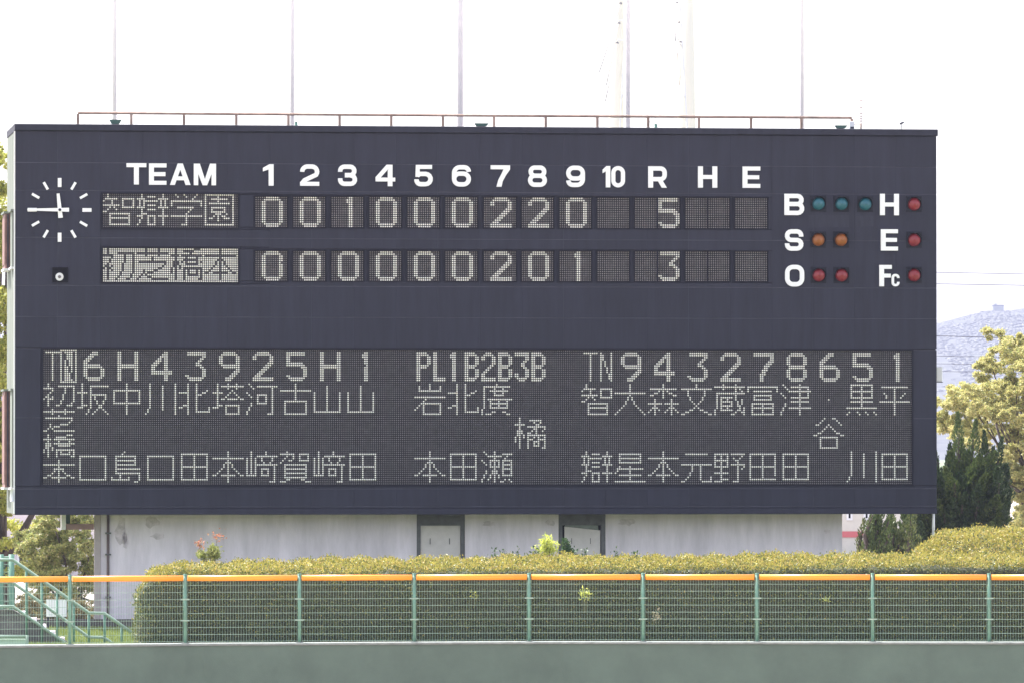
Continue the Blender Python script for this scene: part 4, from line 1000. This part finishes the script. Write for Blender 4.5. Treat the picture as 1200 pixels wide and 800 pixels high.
juniper('juniper_tree', 'dark green juniper with flame-like tips beside the right end of the scoreboard', root, sp_, 900, (jd, jl))
root = at(1035, 770, 147); root.z = GZ; sp_ = []
for k in range(60):
    x = rr.uniform(1008, 1070); y = rr.uniform(592, 640)+max(0, 1014-x)*1.5; dy = rr.uniform(-.8, .8); lean = rr.uniform(-3, 18)
    p = at(x+lean*.5, y, 147)+Vector((0, dy, 0)); q = at(x-lean*.5, y+rr.uniform(30, 50), 147)+Vector((0, dy, 0)); sp_.append((q, p, rr.uniform(.11, .20)))
juniper('juniper_bush', 'lighter green juniper bush under the right end of the scoreboard', root, sp_, 900, (jl, jm))

# ------------------------------------------------------------------ stair, rails and small things at the left
hr = empty('stair_handrail', (0, 0, 0)); tag(hr, 'pale green stepped handrail descending beside the stair at left', 'handrail'); YH = 124
gp = material('pale_green_rail_paint', (.22,.31,.25), .4, var=.1)
MB().tube([at(-30, 655, YH), at(15, 655.5, YH), at(104, 717.6, YH), at(122, 718, YH), at(163, 746.5, YH)], .031, 8).build('top_rail', gp, hr)
MB().tube([at(-30, 682, YH), at(15, 682, YH), at(104, 746, YH), at(122, 746.5, YH), at(150, 766, YH)], .030, 8).build('middle_rail', gp, hr)
MB().tube([at(-30, 710, YH), at(15, 710, YH), at(78, 754, YH), at(95, 766, YH)], .030, 8).build('bottom_rail', gp, hr)
for (x, y) in ((31, 666.8), (49, 679.5), (67, 692), (86.5, 705.5), (104, 717.6), (122.5, 718.2), (142.5, 732), (163, 746.5)):
    a_ = at(x, y, YH); MB().tube([(a_.x, YH, a_.z), (a_.x, YH, GZ-.05)], .024, 8).build('baluster', M['fgreen'], hr)
gate = empty('mesh_gate', (0, 0, 0)); tag(gate, 'green mesh gate with two stout posts at the far left edge', 'gate')
for x in (1.5, 13.5, -60):
    a_ = at(x, 649, 125); MB().tube([(a_.x, 125, GZ), (a_.x, 125, a_.z)], .055 if x != 1.5 else .045, 10).build('post', M['fgreen'], gate)
mb = MB(); a_ = at(-60, 651, 125); b_ = at(12, 651, 125)
for k in range(12): z = GZ+.1+k*(a_.z-GZ-.12)/11; mb.tube([(a_.x, 125, z), (b_.x, 125, z)], .006 if k < 11 else .02, 5, False)
for k in range(24): x = a_.x+(b_.x-a_.x)*k/23; mb.tube([(x, 125, GZ+.1), (x, 125, a_.z)], .004, 4, False)
mb.sm = []; mb.build('mesh_infill', M['wire'], gate)
st = empty('concrete_stair', (0, 0, 0)); tag(st, 'grey concrete stair flank below the green handrail at left', 'stairs')
a_, b_ = at(-60, 714, YH), at(15, 714, YH); c_ = at(92, 768, YH)
MB().prism([(a_.x, GZ-.1), (c_.x, GZ-.1), (c_.x, max(c_.z, GZ-.05)), (b_.x, b_.z), (a_.x, a_.z)], YH+.06, YH+.2).build('stringer', material('dark_weathered_concrete', (.14,.13,.135), .9, var=.3, vscale=4), st)
for k in range(7):
    x0 = b_.x+(c_.x-b_.x)*k/7; x1 = b_.x+(c_.x-b_.x)*(k+1)/7; z = b_.z-.05+(c_.z-b_.z)*k/7
    if z > GZ: MB().box(x0, x1, YH+.203, YH+1.4, GZ-.05, z).build('step', M['concrete'], st)
bx = empty('covered_bin', at(-10, 751, 118.2)); bx.location.z = GZ; tag(bx, 'pale green covered box with darker rim at the bottom left', 'box')
zt = z_at(743, 118.2)-GZ; xr_ = at(31, 700, 118.2).x-bx.location.x
lidm = material('pale_green_cover', (.42,.55,.48), .6, var=.08)
MB().box(-.6, xr_, -.25, .25, 0, zt-.07).build('body', lidm, bx); MB().tube([(-.6, -.27, zt-.03), (xr_, -.27, zt-.03)], .035, 8).build('rim', gp, bx)
MB().tube([(xr_+.03, -.27, 0), (xr_+.03, -.27, zt+.0)], .03, 8).build('corner_post', gp, bx)
lw_ = MB(); a_, b_ = at(-80, 737, 135.2), at(172, 737, 135.2)
lw_.box(a_.x, b_.x, 135.2, 135.45, GZ-.1, z_at(725, 135.2)); o = lw_.build('low_wall', material('dark_brown_kerb', (.085,.075,.075), .9, var=.4, vscale=3)); tag(o, 'low dark kerb wall at the foot of the base building, left end', 'wall')
sg = empty('white_board', at(66, 735, 134)); sg.location.z = GZ; tag(sg, 'plain white board standing behind the stair rails at left', 'board')
w2 = 12*134/F; MB().bbox(-w2, w2, 0, .04, z_at(722, 134)-GZ, z_at(702, 134)-GZ, .006).build('face', M['white'], sg)
for s_ in (-1, 1): MB().box(s_*w2*.8-.02, s_*w2*.8+.02, .042, .08, 0, z_at(704, 134)-GZ).build('leg', M['seam'], sg)
dp = MB(); 
for k in range(60):
    x = rr.uniform(12, 52); y = rr.uniform(726, 740); p = at(x, y, 133+(740-y)*.3); s_ = rr.uniform(.05, .16)
    dp.lathe([(s_*.5, 0), (s_, .02), (s_*.8, s_*.6), (s_*.3, s_*.8)], 6, (p.x, p.y, p.z-.03), 'z')
dp.sm = []; o = dp.build('rubble', material('pinkish_rubble', (.42,.33,.28), .9, var=.3, vscale=5)); o['kind'] = 'stuff'
# grass blades where the lawn shows
n = 26000; x = rng.uniform(-40, 175, n); Y = rng.uniform(117.5, 135, n); P = np.stack([(x-600)*Y/F, Y, np.full(n, GZ)], 1)
V, Q_ = leafquads(P, .09, .014, 0, np.tile([[0, 0, 1.]], (n, 1)), .7); np_mesh('grass', V, Q_, leaf_material('grass_blades', [(.13,.19,.045), (.24,.28,.08), (.18,.22,.06)], .35))['kind'] = 'stuff'

# ------------------------------------------------------------------ far buildings
def house(name, label, px0, px1, pyt, Y, wall, wins, band=None, roofm=None):
    a_, b_ = at(px0, 600, Y), at(px1, 600, Y); h = empty(name, (a_.x, Y, GZ)); tag(h, label, 'building'); W_ = b_.x-a_.x; H = at(px0, pyt, Y).z-GZ
    MB().box(0, W_, 0, 9, 0, H).build('wall', wall, h); MB().box(-.2, W_+.2, -.25, 9.2, H+.003, H+.25).build('roof', roofm or M['seam'], h)
    for (x0, y0, x1, y1) in wins:
        q0, q1 = at(x0, y1, Y), at(x1, y0, Y); f_ = MB()
        X0, X1, Z0, Z1 = q0.x-a_.x, q1.x-a_.x, q0.z-GZ, q1.z-GZ
        for s_ in ((X0, X1, Z1-.07, Z1), (X0, X1, Z0, Z0+.07), (X0, X0+.07, Z0+.07, Z1-.07), (X1-.07, X1, Z0+.07, Z1-.07)): f_.box(s_[0], s_[1], -.06, .0, s_[2], s_[3])
        f_ = f_.build('window', M['whitemetal'], h); MB().box(X0+.07, X1-.07, -.03, -.002, Z0+.07, Z1-.07).build('pane', M['dark'], f_)
    if band: MB().box(-.01, W_+.01, -.05, -.002, at(px0, band[1], Y).z-GZ, at(px0, band[0], Y).z-GZ).build('painted_band', band[2], h)
    return h
pkw = material('pinkish_white_wall', (.68,.60,.62), .8, var=.05)
house('pale_house', 'pinkish white house glimpsed through the foliage at left', -120, 135, 560, 195, pkw, [(20, 640, 34, 668), (96, 690, 108, 712)], None)
house('shop_building', 'cream building with a red band glimpsed between the base building and juniper', 900, 1060, 560, 235, material('cream_wall', (.62,.58,.52), .8, var=.06), [(992, 588, 999, 609), (1012, 588, 1019, 609)], (622, 629, material('red_band_paint', (.55,.13,.14), .6)))

# ------------------------------------------------------------------ hill
hp = [(-2600,480),(-1200,470),(0,455),(900,425),(1000,400),(1060,388),(1100,380),(1130,372),(1150,366.5),(1162,365),(1182,366),(1205,362),(1300,340),(1450,372),(1900,430),(4500,470)]
Xh = [(p[0]-600)*4500/F for p in hp]; Zh = [CAMZ+(530-p[1])*4500/F for p in hp]
nx, nyy = 260, 110; X = np.linspace(Xh[0], Xh[-1], nx); Yh = np.linspace(3400, 5600, nyy)
Xg, Yg = np.meshgrid(X, Yh, indexing='ij'); ridge = np.interp(X, Xh, Zh)[:, None]
prof_ = np.clip(1-np.abs((Yg-4500)/1100)**1.4, 0, 1)
nz_ = np.sin(Xg/60+Yg/700)*4+np.sin(Xg/27-Yg/520+1)*2+np.sin(Xg/9+Yg/400)*.6+np.sin(Xg/4.3+Yg/300)*.3
Zg = GZ-1+ridge*prof_+nz_*prof_*np.clip(np.abs(Yg-4500)/500, 0, 1)
i, j = np.meshgrid(np.arange(nx-1), np.arange(nyy-1), indexing='ij'); b = (i*nyy+j).ravel()[:, None]
hl = np_mesh('hill', np.stack([Xg, Yg, Zg], -1).reshape(-1, 3), np.concatenate([b, b+nyy, b+nyy+1, b+1], 1), material('wooded_hillside', (.006,.010,.012), .95, vscale=.06, col2=(.085,.09,.07), bump=0))
hl['kind'] = 'structure'
for f_ in hl.data.polygons: f_.use_smooth = True
# woods on the slope: crowns too far off to tell apart
nb = 5200; bxx = np.concatenate([rng.uniform((1070-600)*4400/F, (1330-600)*4400/F, nb-1200), rng.uniform(Xh[1], Xh[-2], 1200)]); byy = rng.uniform(3750, 4480, nb)
def hz_(xq, yq):
    pr = np.clip(1-np.abs((yq-4500)/1100)**1.4, 0, 1)
    n_ = np.sin(xq/60+yq/700)*4+np.sin(xq/27-yq/520+1)*2+np.sin(xq/9+yq/400)*.6+np.sin(xq/4.3+yq/300)*.3
    return GZ-1+np.interp(xq, Xh, Zh)*pr+n_*pr*np.clip(np.abs(yq-4500)/500, 0, 1)
bz = hz_(bxx, byy); br_ = rng.uniform(1.2, 2.6, nb)*np.where(byy > 4380, .4, 1)
rings = [(1.0, -.3), (1.05, .2), (.75, .7), (.25, .95)]; ns = 7; Vt = np.array([(r_*math.cos(2*math.pi*k/ns), r_*math.sin(2*math.pi*k/ns), z_) for r_, z_ in [(a_, b_*.45) for a_, b_ in rings] for k in range(ns)])
Vb = bxx[:, None, None]*[1, 0, 0]+byy[:, None, None]*[0, 1, 0]+bz[:, None, None]*[0, 0, 1]+Vt[None]*br_[:, None, None]*rng.uniform(.75, 1.25, (nb, ns*4, 1))
fq = np.array([(a*ns+k, a*ns+(k+1) % ns, (a+1)*ns+(k+1) % ns, (a+1)*ns+k) for a in range(3) for k in range(ns)])
fo = np_mesh('hillside_wood', Vb.reshape(-1, 3), ((np.arange(nb)*ns*4)[:, None, None]+fq[None]).reshape(-1, 4), leaf_material('hazy_wood_crowns', [(.012,.018,.012), (.022,.028,.018), (.032,.036,.022), (.018,.024,.014)], .1)); fo['kind'] = 'stuff'

p = at(1170, 366, 4480); lk = empty('hilltop_lookout', (p.x, 4480, p.z-.6)); tag(lk, 'small square lookout building on the hazy hilltop', 'building')
s5 = 4480/F
MB().box(-6.2*s5, 6.2*s5, 0, 7, -1, 8.2*s5).build('wall', M['coping'], lk); MB().box(-6.6*s5, 6.6*s5, -.4, 7.4, 8.2*s5+.01, 9.6*s5).build('roof', M['seam'], lk)
MB().box(-4.4*s5, -1.8*s5, 1, 4, 9.6*s5+.01, 11.2*s5).build('roof_hut', M['coping'], lk)

# ------------------------------------------------------------------ haze
hm = bpy.data.materials.new('thin_air_haze'); hm.use_nodes = True; t = hm.node_tree
t.nodes.remove(t.nodes['Principled BSDF']); pv = t.nodes.new('ShaderNodeVolumePrincipled')
pv.inputs['Color'].default_value = (.41,.43,.585,1); pv.inputs['Density'].default_value = HAZE; pv.inputs['Anisotropy'].default_value = .2
t.links.new(pv.outputs[0], t.nodes['Material Output'].inputs['Volume'])
hzb = MB().box(-9600, 9700, -90, 9300, -1.2, 122).build('haze', hm); hzb['kind'] = 'stuff'
print('tris', sum(len(o.data.polygons) for o in S.objects if o.type == 'MESH'), len(S.objects))
